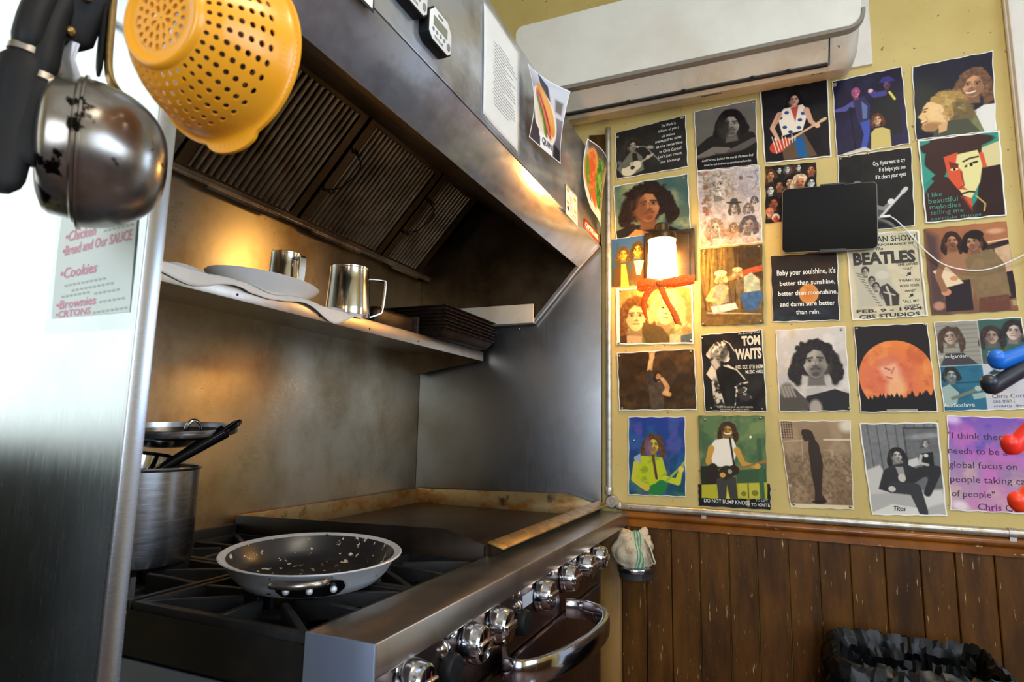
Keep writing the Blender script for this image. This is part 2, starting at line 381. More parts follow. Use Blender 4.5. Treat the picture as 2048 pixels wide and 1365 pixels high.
def handle_wire(x, par):
    for k, s in enumerate((.12,)):
        pts = [fp(x-.018, .125, .006), fp(x-.02, .13, .018), fp(x+.006, .17, .045), fp(x+.012, .25, .05), fp(x-.004, .275, .018), fp(x-.006, .285, .006)]
        mb = MB().tube(smoothpath(pts, 6), .0022, 6)
        for s0 in (.13, .275):
            q = [fp(x-.03+.012*i, s0+(.006 if i % 2 else -.006), .010) for i in range(6)]
            mb.tube(smoothpath(q, 4), .0018, 5)
        mb.build('handle', M['iron'], par)
FL = [(.97, 1.388, 0, 'first of three baffle filters under the hood, nearest the yellow colander'),
      (1.402, 1.822, 1, 'middle baffle filter under the hood with a wire handle'),
      (1.836, 2.10, 1, 'narrow baffle filter under the hood, at the end near the poster wall')]
for x0, x1, hd, lab in FL:
    t = thing('baffle_filter', fp((x0+x1)/2, 0, 0), lab, 'filter', 'baffle filters under the hood')
    mb = MB()
    fbox(mb, x0, x0+.03, 0, L_, -.02, .008); fbox(mb, x1-.03, x1, 0, L_, -.02, .008)
    fbox(mb, x0+.03, x1-.03, 0, .016, -.02, .008); fbox(mb, x0+.03, x1-.03, L_-.016, L_, -.02, .008)
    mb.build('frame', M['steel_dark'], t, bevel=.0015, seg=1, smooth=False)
    mb = MB(); n = max(6, round((x1-x0-.06)/.0205)); st = (x1-x0-.06)/n
    for k in range(n):
        xa = x0+.03+st*(k+.16); xb = xa+st*.62
        ring = [(xa, -.012), (xa, .0), (xa+st*.14, .005), (xb-st*.14, .005), (xb, .0), (xb, -.012)]
        vs = [fp(x, s, d) for s in (.014, L_-.014) for x, d in ring]; m_ = 6
        mb.add(vs, [tuple(range(m_)), tuple(range(2*m_-1, m_-1, -1))]+[(i, i+m_, (i+1) % m_+m_, (i+1) % m_) for i in range(m_)])
    mb.build('baffles', M['steel_filter'], t, ang=50)
    mb = MB(); fbox(mb, x0+.03, x1-.03, .016, L_-.016, -.019, -.016); mb.build('rear_plate', M['soot'], t, smooth=False)
    if hd: handle_wire(x0+.02, t)

# steel sheets round the cooking line
tag(MB().box(.43, 2.189, YB, YB+.016, H-.93+.6, H+1.0).build('backsplash_sheet', M['steel_back'], smooth=False), 'stained steel sheet on the wall behind the range', 'wall panel')
tag(MB().box(2.190, 2.206, .585, YB, H-.55, H+.70).build('side_sheet', M['steel_side'], bevel=.0015), 'dull grey steel sheet between the griddle and the poster wall', 'wall panel')
pn = thing('end_panel', (.41, .97, 0), 'bright satin steel panel closing the near end of the hood', 'wall panel')
MB().box(.410, .429, .592, YB, .02, H+1.0).build('panel_face', M['steel_panel'], pn, smooth=False)
MB().box(.408, .4295, .587, .5935, .02, H+1.0).build('edge_strip', M['steel_bright'], pn, bevel=.0012)
MB().box(.411, .428, .592, YB, 0, .03).build('foot_channel', M['steel_bright'], pn)

# ------------------------------------------------------------------ shelf under the hood
sh = thing('wall_shelf', (1.3, YB, H+.29), 'narrow steel shelf fixed to the wall under the hood', 'shelf')
MB().box(.43, 2.163, 1.059, YB, H+.295, H+.299).build('shelf_board', M['steel_range'], sh)
MB().box(.43, 2.163, 1.055, 1.059, H+.262, H+.299).build('front_lip', M['steel_range'], sh, bevel=.001)
MB().prism([(1.062, H+.262), (YB, H+.212), (YB, H+.295), (1.062, H+.295)], 0, 2.150, 2.156).build('bracket', M['steel_dark'], sh)
MB().prism([(1.062, H+.262), (YB, H+.212), (YB, H+.295), (1.062, H+.295)], 0, .60, .606).build('bracket', M['steel_dark'], sh)
for x in (.95, 1.21, 1.42, 1.68): b = MB(); b.lathe([(.0001, 0), (.003, 0), (.003, .001), (.0001, .001)], 8, frame((x, 1.0552, H+.274), (0, -1, 0))); b.build('screw_hole', M['dark_gap'], sh)

# parchment sheet draped over the shelf edge
def paper_fn(u, v):
    x = .62+.76*u
    edge = .012+.012*math.sin(9*u)+.010*math.sin(23*u+1)+.018*max(0, 1-abs(u-.47)*9)-.02*max(0, (u-.85)/.15)
    y = 1.17-.118*min(v*1.45, 1)-.003
    z = H+.3005+.006*math.sin(14*u+5*v)*min(v*3, 1)*(1-v)+.004*math.sin(31*u)
    if v > .69: t = (v-.69)/.31; z = H+.3015-edge*t-.006*(t*t)+.004*(1-t); y = 1.0525-.004*t-.002*math.sin(20*u)
    return Vector((x, y, max(z, H+.2995) if y > 1.0535 else z))
tag(MB().grid(paper_fn, 60, 16).build('parchment_sheet', M['parchment'], solid=.0006, ang=25), 'grey white parchment paper hanging over the shelf edge', 'paper')
# oval platter
pl = MB().lathe([(.0001, .004), (.06, .004), (.066, .006), (.092, .017), (.100, .022), (.102, .0205), (.092, .012), (.07, 0), (.0001, 0)], 48,
    Matrix.Translation((1.105, 1.137, H+.3075)) @ Matrix.Diagonal((1.55, .95, 1.75, 1)))
tag(pl.build('oval_plate', M['china']), 'white oval plate on the shelf under a small steel pitcher', 'plate')
def pitcher(x, y, z, r, h, ang, lab, k=1.0):
    t = thing('steaming_pitcher', (x, y, z), lab, 'pitcher', 'steel pitchers on the shelf')
    T = Matrix.Translation((x, y, z)) @ Matrix.Rotation(ang, 4, 'Z')
    pr = [(.0001, 0), (r*.97, 0), (r, .004), (r*.99, h*.2), (r*.90, h*.72), (r*.86, h*.97), (r*.875, h), (r*.85, h), (r*.84, h*.96), (r*.88, h*.7), (r*.965, h*.2), (r*.95, .006), (.0001, .006)]
    MB().lathe(pr, 48, T).build('body', M['pitcher'], t)
    pts = [T @ Vector(p) for p in ((r*.86, 0, h*.80), (r*.95, 0, h*.83), (r*1.55*k, 0, h*.84), (r*1.72*k, 0, h*.78), (r*1.62*k, 0, h*.26), (r*1.45*k, 0, h*.16), (r*.98, 0, h*.07))]
    path = smoothpath(pts, 6); mb = MB(); wd = T.to_3x3() @ Vector((0, 1, 0))*(.008 if r < .05 else .007); vs = []; fs = []
    cen = T @ Vector((r*1.1, 0, h*.5))
    for p in path:
        dn = (p-cen).normalized()*.0016
        vs += [p-wd-dn, p+wd-dn, p+wd+dn, p-wd+dn]
    for i in range(len(path)-1):
        for j in range(4): fs.append((i*4+j, i*4+(j+1) % 4, i*4+4+(j+1) % 4, i*4+4+j))
    mb.add(vs, fs+[(0, 1, 2, 3), tuple(len(vs)-1-q for q in range(4))]).build('handle', M['pitcher'], t, ang=30)
    MB().lathe([(r*.862, h*.955), (r*.885, h*.985), (r*.88, h*1.003), (r*.85, h*1.003)], 48, T).build('rim', M['pitcher'], t)
    return t
pitcher(1.155, 1.125, H+.315, .042, .112, -1.80, 'small steel pitcher standing on the white oval plate')
pitcher(1.407, 1.125, H+.3035, .063, .150, -.62, 'taller steel pitcher right of the white oval plate', 1.0)
# stack of blackened baking trays at the shelf end
def tray_mb(x0, x1, y0, y1, z, h, fl=.012):
    mb = MB(); t = .0022
    def ring(i, zz): return [(x0+i, y0+i, zz), (x1-i, y0+i, zz), (x1-i, y1-i, zz), (x0+i, y1-i, zz)]
    rows = [ring(.022, z), ring(.010, z+h*.5), ring(.004, z+h-.002), ring(-fl+.008, z+h), ring(-fl+.008, z+h+.003), ring(.007, z+h+.003), ring(.013, z+h*.5), ring(.025, z+t)]
    vs = [p for r in rows for p in r]; fs = [(3, 2, 1, 0)]
    for k in range(len(rows)-1):
        for j in range(4): fs.append((k*4+j, k*4+(j+1) % 4, k*4+4+(j+1) % 4, k*4+4+j))
    n = len(vs)-4; fs.append((n, n+1, n+2, n+3)); return mb.add(vs, fs)
names = ['lowest', 'second lowest', 'third lowest', 'fourth from the bottom', 'third from the top', 'second from the top', 'topmost']
for k in range(7):
    z = H+.3005+.0125*k
    dx = RNG.uniform(-.004, .004); dy = RNG.uniform(-.003, .003)
    o = tray_mb(1.755+dx, 2.140+dx*.5, 1.0+dy, 1.30+dy, z, .030 if k else .030).build('baking_tray', M['tray'], bevel=.0012, seg=1)
    tag(o, 'blackened baking tray, %s of the stack at the shelf end' % names[k], 'baking tray', 'baking trays stacked on the shelf')
t = thing('loaf_pan', (1.60, 1.15, H+.30), 'small dark rounded baking pan lying between the pitcher and the tray stack', 'baking pan')
MB().prism([(1.50, H+.3005), (1.72, H+.3005), (1.722, H+.352)]+[(1.705, H+.362), (1.515, H+.362), (1.498, H+.352)], 1, 1.095, 1.28).build('pan_body', M['tray'], t, bevel=.012, seg=3)
MB().box(1.722, 1.734, 1.085, 1.285, H+.3005, H+.365).build('pan_rim', blotch('scratched dark rim', (92, 76, 66), (60, 48, 42), 30, .4, .6, .45, metal=.6), t, bevel=.005)

# ------------------------------------------------------------------ air conditioner on the poster wall
ac = thing('air_conditioner', (D, .26, H+1.22), 'white wall air conditioner above the posters', 'air conditioner')
body = [(D-.001, H+1.525), (2.02, H+1.53), (2.005, H+1.50), (2.005, H+1.245), (2.012, H+1.237), (2.066, H+1.192), (2.072, H+1.183), (2.10, H+1.176), (D-.001, H+1.212)]
MB().prism(body, 1, -.200, .862).build('body', M['ac_grey'], ac, ang=20)
# end cap with the rounded lower corner
yy = [(-.200, 0), (-.250, 0), (-.270, .012), (-.283, .034), (-.287, .07)]
vs = []; fs = []
for y, cut in yy:
    zc = H+1.20
    k = cut*1.0
    vs += [(D-.001, y, H+1.525), (2.012, y, H+1.525), (2.006, y, H+1.50), (2.006, y, H+1.243+k*.3), (2.012, y, H+1.236+k*.5), (2.07, y, H+1.19+k*1.2), (2.10, y, H+1.176+k*1.3), (D-.001, y, H+1.212+k*1.0)]
n = 8
for i in range(len(yy)-1):
    for j in range(n): fs.append((i*n+j, i*n+(j+1) % n, i*n+n+(j+1) % n, i*n+n+j))
fs += [tuple(range(n)), tuple(range(len(vs)-1, len(vs)-n-1, -1))]
MB().add(vs, fs).build('end_cap', M['ac_grey'], ac, ang=40)
fc = [(.868, H+1.248)]+list(reversed(arc((.838, H+1.505), .03, 0, PI/2, 6)))[::-1]+[(-.288, H+1.535)]+[(p, q+.0025) for p, q in arc((-.243, H+1.290), .045, PI, 1.5*PI, 8)][0:]
MB().prism(fc, 0, 1.984, 2.006).build('front_cover', M['ac_white'], ac, bevel=.003, seg=1, smooth=False)
ed_ = [(.868, H+1.2335), (.868, H+1.248)]+[(-.243, H+1.2475)]+list(reversed(arc((-.243, H+1.290), .045, PI, 1.5*PI, 8)))[1:]+[(-.288, H+1.300), (-.298, H+1.300), (-.298, H+1.285)]+arc((-.243, H+1.291), .055, PI, 1.5*PI, 8)[1:]
MB().prism(ed_, 0, 1.982, 2.008).build('cover_edge', M['ac_edge'], ac, ang=30)
MB().prism([(2.012, H+1.2355), (2.064, H+1.190), (2.062, H+1.188), (2.010, H+1.2335)], 1, -.196, .855).build('louver', M['ac_grey'], ac, ang=20)
MB().prism([(2.0045, H+1.246), (2.0117, H+1.2345), (2.065, H+1.1895), (2.071, H+1.180), (2.08, H+1.20), (2.02, H+1.25)], 1, -.2015, -.1985).build('seam', M['dark_gap'], ac)
MB().box(2.064, 2.075, -.196, .855, H+1.179, H+1.186).build('outlet_slot', M['dark_gap'], ac, smooth=False)
for y in (.45, .255, .03, -.08): MB().box(2.058, 2.068, y-.006, y+.006, H+1.182, H+1.188).build('vane_tab', M['dark_gap'], ac)
b = MB()
for i in range(9): b.add([(2.112+.0, .20-.0075*i, H+1.1785), (2.112, .1945-.0075*i, H+1.1785), (2.124, .1945-.0075*i, H+1.1812), (2.124, .20-.0075*i, H+1.1812)], [(0, 1, 2, 3)])
b.build('printed_marks', M['ink'], ac, smooth=False)
b = MB()
for i in range(3): b.add([(2.10, -.150-.012*i, H+1.175), (2.10, -.158-.012*i, H+1.175), (2.106, -.158-.012*i, H+1.1763), (2.106, -.150-.012*i, H+1.1763)], [(0, 1, 2, 3)])
b.build('printed_marks', M['ink'], ac, smooth=False)
MB().box(D-.012, D-.0005, -.342, .862, H+1.235, H+1.60).build('mounting_board', M['white_paint'], ac)

# ------------------------------------------------------------------ wall lamp and its ribbon
LX, LY = 2.100, .343
lp = thing('wall_lamp', (D, LY, H+.6), 'lit wall lamp with a frosted glass shade among the posters', 'lamp')
MB().box(D-.016, D-.004, .245, .425, H+.535, H+.73).build('backplate', M['bronze'], lp, bevel=.004)
MB().box(D-.022, D-.015, .262, .408, H+.552, H+.713).build('backplate_panel', M['bronze'], lp, bevel=.004)
MB().tube([(D-.02, LY, H+.705), (2.15, LY, H+.708), (2.105, LY, H+.704)], .012, 12).build('arm', M['bronze'], lp)
MB().lathe([(.0001, .722), (.018, .722), (.024, .716), (.024, .690), (.046, .686), (.051, .678), (.051, .660), (.046, .660), (.046, .672), (.0001, .672)], 40, Matrix.Translation((LX, LY, H))).build('cap', M['bronze'], lp)
gl = MB().lathe([(.0445, .668), (.0455, .655), (.051, .545), (.0515, .525), (.046, .512), (.030, .506), (.0001, .505), (.0001, .508), (.029, .509), (.044, .515), (.0485, .528), (.048, .545), (.0425, .655), (.0415, .668)], 40, Matrix.Translation((LX, LY, H))).build('glass_shade', M['glass_lit'], lp)
def strip(path, wid, tw, name, par, n=8, wobble=0):
    P = smoothpath(path, n); vs = []; fs = []; k = len(P)
    for i, p in enumerate(P):
        t = i/(k-1); wv = Vector(tw(t)).normalized()*wid*.5
        for q in range(5): 
            s = q/2-1; vs.append(p+wv*s+Vector((-.0025*(1-s*s), 0, 0)))
    for i in range(k-1):
        for q in range(4): fs.append((i*5+q, i*5+q+1, i*5+q+6, i*5+q+5))
    return MB().add(vs, fs).build(name, M['ribbon'], par, solid=.0008, ang=60)
rb = thing('ribbon_bow', (2.045, LY, H+.5), 'orange woven ribbon tied in a bow under the lit wall lamp', 'ribbon')
zr = H+.494; xr = 2.044
strip([(xr, LY, zr), (xr-.012, LY+.035, zr+.006), (xr-.006, LY+.068, zr+.004), (xr+.012, LY+.078, zr), (xr+.022, LY+.062, zr-.004), (xr+.010, LY+.02, zr-.002)], .028, lambda t: (0, .05, 1), 'loop', rb)
strip([(xr, LY, zr), (xr-.012, LY-.04, zr+.002), (xr-.004, LY-.085, zr+.008), (xr+.010, LY-.112, zr+.010), (xr+.022, LY-.085, zr+.006), (xr+.010, LY-.02, zr)], .028, lambda t: (0, -.1, 1), 'loop', rb)
strip([(xr, LY, zr), (xr-.010, LY+.032, zr-.022), (xr-.004, LY+.052, zr-.055), (xr+.006, LY+.054, zr-.090), (xr+.008, LY+.046, zr-.118)], .024, lambda t: (.2, 1-.5*t, .6), 'tail', rb)
strip([(xr, LY, zr), (xr-.008, LY-.010, zr-.028), (xr-.002, LY-.022, zr-.060), (xr+.004, LY-.042, zr-.098), (xr+.006, LY-.058, zr-.142)], .026, lambda t: (.1, 1, .35), 'tail', rb)
MB().ball((xr-.003, LY, zr), .011, 12, (1, 1.15, 1.1)).build('knot', M['ribbon'], rb)
strip([(xr+.002, LY+.012, zr), (xr+.03, LY+.030, zr+.002), (LX, LY+.053, zr+.010), (2.135, LY+.040, zr+.012), (2.150, LY, zr+.012), (2.135, LY-.040, zr+.012), (LX, LY-.053, zr+.010), (xr+.03, LY-.030, zr+.002), (xr+.002, LY-.012, zr)], .016, lambda t: (0, 0, 1), 'band', rb)

# ------------------------------------------------------------------ tablet and its cable
tc = Vector((2.186, -.183, H+.707)); TM = Matrix.Translation(tc) @ Matrix.Rotation(math.radians(2.5), 4, 'X')
tb = thing('tablet', tuple(tc), 'black tablet held in a wall mount over the posters', 'tablet')
rr = []
for cx, cz, a0 in ((.126, .098, 0), (-.126, .098, .5*PI), (-.126, -.098, PI), (.126, -.098, 1.5*PI)): rr += arc((cx, cz), .014, a0, a0+.5*PI, 5)
MB().prism(rr, 0, -.004, .006, TM).build('case', M['ac_edge'], tb, bevel=.0012)
MB().prism([(p*.985, q*.981) for p, q in rr], 0, -.0062, -.003, TM).build('screen', M['black_gloss'], tb)
for z0, z1, ww in ((.111, .1165, .036), (-.1165, -.106, .038)):
    MB().box(-.0085, .010, -.012-ww, -.012+ww, z0, z1, TM).build('mount_clip', M['bin'], tb, bevel=.001)
MB().box(.006, .0325, -.05, .05, -.05, .05, TM).build('mount_plate', M['black_plastic'], tb)
cb = thing('charging_cable', (2.19, -.33, H+.70), 'thin white charging cable hanging from the tablet to the right', 'cable')
pts = [(2.186, -.338, H+.694), (2.19, -.360, H+.692), (2.196, -.385, H+.668), (2.20, -.415, H+.625), (2.203, -.446, H+.578), (2.204, -.49, H+.530), (2.203, -.544, H+.506), (2.20, -.60, H+.502), (2.198, -.66, H+.523), (2.190, -.715, H+.552), (2.182, -.735, H+.566), (2.180, -.748, H+.568)]
MB().box(2.174, 2.19, -.758, -.742, H+.556, H+.580).build('cable_clip', M['white_plastic'], cb, bevel=.002)
MB().tube(smoothpath(pts, 5), .0021, 8).build('cord', M['cable'], cb)
MB().box(2.182, 2.190, -.358, -.328, H+.690, H+.698).build('plug', M['white_plastic'], cb, bevel=.002)

# ------------------------------------------------------------------ conduit along the chair rail
cp = thing('conduit', (D, .5, H-.26), 'grey metal conduit running along the brown chair rail and up the corner', 'pipe')
XC = D-.0170
MB().tube([(XC, .515, H-.264), (XC, .0, H-.264), (XC, -.72, H-.264)], .0125, 14).build('horizontal_pipe', M['pipe'], cp)
MB().tube([(XC+.001, .560, H-.225), (XC+.001, .560, H+1.17)], .011, 14).build('vertical_pipe', M['pipe'], cp)
MB().lathe([(.0001, .030), (.006, .030), (.006, .026), (.012, .026), (.012, .030), (.019, .030), (.021, .026), (.024, .020), (.024, 0), (.0001, 0)], 32, frame((D-.001, .549, H-.250), (-1, 0, 0))).build('elbow_fitting', M['pipe'], cp)
MB().lathe([(.0001, 0), (.015, 0), (.015, .028), (.0001, .028)], 16, frame((XC, .560, H-.226), (0, 0, 1))).build('coupling', M['pipe'], cp, bevel=.002)
MB().lathe([(.0001, 0), (.0145, 0), (.0145, .018), (.0001, .018)], 16, frame((XC, .514, H-.262), (0, 1, 0))).build('coupling', M['pipe'], cp, bevel=.002)
for y in (.235, -.60):
    mb = MB(); mb.lathe([(.0128, -.009), (.0145, -.009), (.0145, .009), (.0128, .009)], 16, frame((XC, y, H-.264), (0, 1, 0)), closed=True)
    mb.box(XC-.010, XC-.004, y-.008, y+.008, H-.290, H-.274)
    mb.build('strap', M['pipe'], cp)
# ------------------------------------------------------------------ the range
rg = thing('cooking_range', (1.45, .9, 0), 'long stainless gas range with open burners and a row of chrome knobs', 'stove')
X0, X1 = .705, 2.186
MB().prism([(.490, H-.281), (.603, H-.281), (.603, H-.30), (.507, H-.30), (.507, H-.335), (.502, H-.335), (.502, H-.326), (.490, H-.326)], 0, X0+.004, X1).build('front_ledge', M['steel_range'], rg, bevel=.0025, seg=2)
MB().box(X0, X0+.004, .489, .6035, .20, H-.2805).build('end_cap', M['steel_cap'], rg, bevel=.001)
MB().box(X0+.004, 1.868, .508, .586, H-.448, H-.30).build('control_panel', M['steel_control'], rg)
for x in (.78, .93, 1.10, 1.20, 1.42, 1.60): MB().box(x, x+.035, .503, .5085, H-.343, H-.333).build('ledge_clip', M['chrome'], rg, bevel=.001)
MB().box(X0+.004, 1.868, .603, YB-.01, .15, H-.372).build('body', M['steel_control'], rg, bevel=.002)
MB().box(X0+.002, X0+.007, .604, 1.345, H-.366, H-.300).build('side_panel', M['soot'], rg)
MB().box(X0+.001, X0+.006, .604, 1.345, .15, H-.372).build('lower_side', M['steel_cap'], rg)
MB().box(X0+.008, 1.266, .604, 1.335, H-.372, H-.352).build('burner_deck', M['soot'], rg, bevel=.002)
MB().box(X0+.004, 1.266, 1.335, YB-.003, H-.372, H-.266).build('rear_riser', M['soot'], rg, bevel=.004)
for x in (.75, 2.14):
    for y in (.56, 1.30):
        MB().lathe([(.0001, 0), (.03, 0), (.03, .02), (.02, .03), (.02, .16), (.0001, .16)], 16, Matrix.Translation((x, y, 0))).build('leg', M['chrome'], rg)
KM = Matrix(((1, 0, 0, 0), (0, 0, -1, 0), (0, 1, 0, 0), (0, 0, 0, 1)))    # local z -> world -y
def knob(x, z, par):
    o = MB().lathe([(.0001, 0), (.034, 0), (.0355, .004), (.0345, .016), (.0305, .033), (.027, .0365), (.020, .0375), (.0001, .0375)], 36,
        Matrix.Translation((x, .508, z)) @ KM).build('knob', M['chrome'], par, ang=22)
    pr = [(-.029, .012), (-.027, .036), (-.023, .0425), (.023, .0425), (.027, .036), (.029, .012)]
    T = Matrix.Translation((x, .508, z)) @ KM
    MB().prism(pr, 0, -.0085, .0085, T @ Matrix.Rotation(PI/2, 4, 'Z')).build('knob_grip', M['chrome'], o, bevel=.003, seg=3)
    MB().box(-.0006, .0006, .006, .022, .0420, .0429, T).build('pointer', M['dark_red'], o)
    MB().lathe([(.0001, 0), (.0375, 0), (.0375, .0015), (.0001, .0015)], 32, Matrix.Translation((x, .5082, z)) @ KM).build('bezel', M['black_gloss'], o)
for x in (.814, 1.004, 1.112, 1.355, 1.532, 1.683, 1.817): knob(x, H-.367, rg)
for x, z in ((.935, H-.388), (1.246, H-.398)):
    o = MB().lathe([(.0001, 0), (.026, 0), (.026, .014), (.023, .020), (.0001, .020)], 32, Matrix.Translation((x, .508, z)) @ KM).build('thermostat_dial', M['black_plastic'], rg, bevel=.001)
    MB().lathe([(.0001, 0), (.014, 0), (.0145, .004), (.008, .009), (.0001, .010)], 24, Matrix.Translation((x-.012, .508, z+.032)) @ KM).build('chrome_stud', M['chrome'], o)
MB().box(1.262, 1.357, .5068, .5085, H-.376, H-.350).build('blank_label', mat('grey white label', (170, 172, 182), .5), rg)
# oven doors
for x0, x1, kx in ((.735, 1.195, 0), (1.208, 1.845, 1)):
    dr_ = MB().box(x0, x1, .498, .515, .22, H-.452).build('oven_door', M['steel_control'], rg, bevel=.004)
    a_ = x0-.075 if kx else x0-.20
    pts = [(a_+.02, .499, H-.440), (a_-.03, .470, H-.440), (a_-.02, .432, H-.440), (a_+.05, .398, H-.440), (a_+.17, .374, H-.440), (a_+.29, .372, H-.440), (a_+.37, .40, H-.440), (a_+.405, .45, H-.440), (a_+.40, .499, H-.440)]
    P = smoothpath(pts, 6); vs = []; fs = []; n = 12
    for i, p in enumerate(P):
        tv = (P[min(i+1, len(P)-1)]-P[max(i-1, 0)]).normalized(); sd_ = tv.cross(Vector((0, 0, 1))).normalized()
        for j in range(n):
            th = 2*PI*j/n; ex = lambda q: math.copysign(abs(q)**.6, q)
            vs.append(p+sd_*(.010*ex(math.cos(th)))+Vector((0, 0, .0235*ex(math.sin(th)))))
    for i in range(len(P)-1):
        for j in range(n): fs.append((i*n+j, i*n+(j+1) % n, i*n+n+(j+1) % n, i*n+n+j))
    fs += [tuple(range(n)), tuple(range(len(vs)-n, len(vs)))]
    MB().add(vs, fs).build('door_handle', M['chrome'], dr_, ang=50)
b = MB().box(1.848, 1.856, .500, .512, .2, H-.452)
b.build('door_trim', M['chrome'], rg)
MB().box(1.868, 2.165, .66, YB-.01, .60, H-.34).build('griddle_base', M['soot'], rg)
# burners
for i, (x, y) in enumerate(((.848, .79), (.848, 1.15), (1.126, .79), (1.126, 1.15))):
    MB().lathe([(.0001, .028), (.02, .028), (.024, .024), (.046, .022), (.052, .016), (.052, .008), (.03, 0), (.03, -.01), (.0001, -.01)], 28, Matrix.Translation((x, y, H-.344))).build('burner', M['iron'], rg)
# cast iron grates
def grate(cx, cy, lx, ly, lab, first=None):
    t = thing('burner_grate', (cx, cy, H-.31), lab, 'grate', 'cast iron grates on the range')
    zt = H-.286; w_ = .007
    mb = MB()
    for sx in (-1, 1):
        mb.box(cx+sx*(lx-w_)-w_, cx+sx*(lx-w_)+w_, cy-ly, cy+ly, zt-.034, zt-.002)
        mb.box(cx-lx+2*w_, cx+lx-2*w_, cy+sx*(ly-w_)-w_, cy+sx*(ly-w_)+w_, zt-.034, zt-.002)
    mb.build('frame', M['iron'], t, bevel=.002)
    mb = MB()
    for sx in (-1, 1):
        for sy in (-1, 1): mb.box(cx+sx*(lx-w_)-.008, cx+sx*(lx-w_)+.008, cy+sy*(ly-w_)-.008, cy+sy*(ly-w_)+.008, H-.3525, zt-.03)
    mb.build('foot', M['iron'], t)
    for dx, dy in ((1, 0), (-1, 0), (0, 1), (0, -1), (1, 1), (1, -1), (-1, 1), (-1, -1)):
        a = Vector((cx+dx*(lx-w_), cy+dy*(ly-w_), 0)); c = Vector((cx, cy, 0)); dv = (c-a); L = dv.length-(.040 if dx*dy == 0 else .055); dv.normalize()
        sdv = Vector((-dv.y, dv.x, 0))*.0055; vs = []
        for p, zlo, zhi in ((a, zt-.034, zt-.003), (a+dv*L*.5, zt-.026, zt), (a+dv*L, zt-.040, zt)):
            for s in (-1, 1):
                for z in (zlo, zhi): vs.append(Vector((p.x, p.y, z))+sdv*s)
        fs = []
        for k in (0, 4): fs += [(k, k+1, k+5, k+4), (k+2, k+6, k+7, k+3), (k+1, k+3, k+7, k+5), (k, k+4, k+6, k+2)]
        fs += [(0, 2, 3, 1), (8, 9, 11, 10)]
        MB().add(vs, fs).build('finger', M['iron'], t, bevel=.0015, seg=1)
    return t
grate(.848, .787, .134, .178, 'near front burner grate, under the worn frying pan')
grate(.848, 1.150, .134, .178, 'rear burner grate under the tall stock pot')
grate(1.124, .787, .134, .178, 'front burner grate between the frying pan and the griddle')
grate(1.124, 1.150, .134, .178, 'rear burner grate between the stock pot and the griddle')
# griddle
gd = thing('griddle', (1.72, .95, H-.30), 'flat dark griddle with rusty splash guards at the far end of the range', 'griddle')
MB().box(1.276, 2.169, .605, 1.334, H-.330, H-.300).build('plate', M['griddle'], gd, bevel=.002)
spl = [(1.345, H-.245), (.705, H-.229), (.605, H-.257), (.605, H-.335), (1.345, H-.335)]
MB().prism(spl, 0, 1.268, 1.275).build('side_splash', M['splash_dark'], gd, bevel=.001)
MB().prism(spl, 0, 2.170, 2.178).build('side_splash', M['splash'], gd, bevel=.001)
MB().box(1.275, 2.170, 1.335, 1.345, H-.335, H-.245).build('rear_splash', M['splash'], gd, bevel=.001)
MB().prism([(.596, H-.248), (.557, H-.2585), (.557, H-.2625), (.596, H-.252)], 0, 1.268, 2.184).build('front_rail', M['bar'], gd, bevel=.001)
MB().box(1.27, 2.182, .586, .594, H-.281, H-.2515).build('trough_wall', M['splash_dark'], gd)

# ------------------------------------------------------------------ cookware on the range
fp_ = thing('frying_pan', (0, 0, 0), 'worn aluminium frying pan with a flaking black coating on the front grate', 'pan')
mb = MB().lathe([(.0001, 0), (.108, 0), (.120, .004), (.136, .020), (.150, .044), (.1585, .0475), (.160, .0495), (.158, .051), (.1465, .0475)], 64)
mb.build('pan_body', M['alu'], fp_)
MB().lathe([(.1465, .0475), (.133, .021), (.117, .006), (.106, .0035), (.0001, .003)], 64).build('coating', M['pan_nonstick'], fp_)
def onpan(a, z, off=0):
    r = np.interp(z, [0, .004, .020, .044], [.108, .120, .136, .150])+off
    return Vector((r*math.cos(a), r*math.sin(a), z))
mb = MB(); vs = []; fs = []; N_ = 18
for i in range(N_+1):
    s = i/N_*2-1; hz = .0125*math.sqrt(max(1-(abs(s))**6, 0))+.003
    for off in (.001, .007):
        for zz in (.023-hz, .023+hz): vs.append(onpan(s*.38, zz, off))
for i in range(N_):
    k = i*4; fs += [(k, k+4, k+5, k+1), (k+2, k+3, k+7, k+6), (k+1, k+5, k+7, k+3), (k, k+2, k+6, k+4)]
fs += [(0, 1, 3, 2), (N_*4, N_*4+2, N_*4+3, N_*4+1)]
hb = mb.add(vs, fs).build('handle_bracket', M['black_gloss'], fp_, ang=45)
for s in (-.26, -.01, .25):
    MB().ball(onpan(s, .022, .008), .0058, 12).build('rivet', M['alu'], hb)
pth = [onpan(-.36, .034, .008), onpan(-.35, .037, .020), onpan(-.16, .0395, .030), onpan(.0, .041, .030), onpan(.10, .0415, .024), onpan(.16, .040, .010)]
MB().tube(smoothpath(pth, 5), .0062, 10).build('handle', M['alu_burnt'], fp_)
fp_.location = (.930, .790, H-.2795)
vdir = Vector((.763, .646, 0)); tilt = Matrix.Rotation(math.radians(-2.6), 3, Vector((-vdir.y, vdir.x, 0)))
fp_.rotation_euler = (tilt @ Matrix.Rotation(math.atan2(-.646, -.763), 3, 'Z')).to_euler()

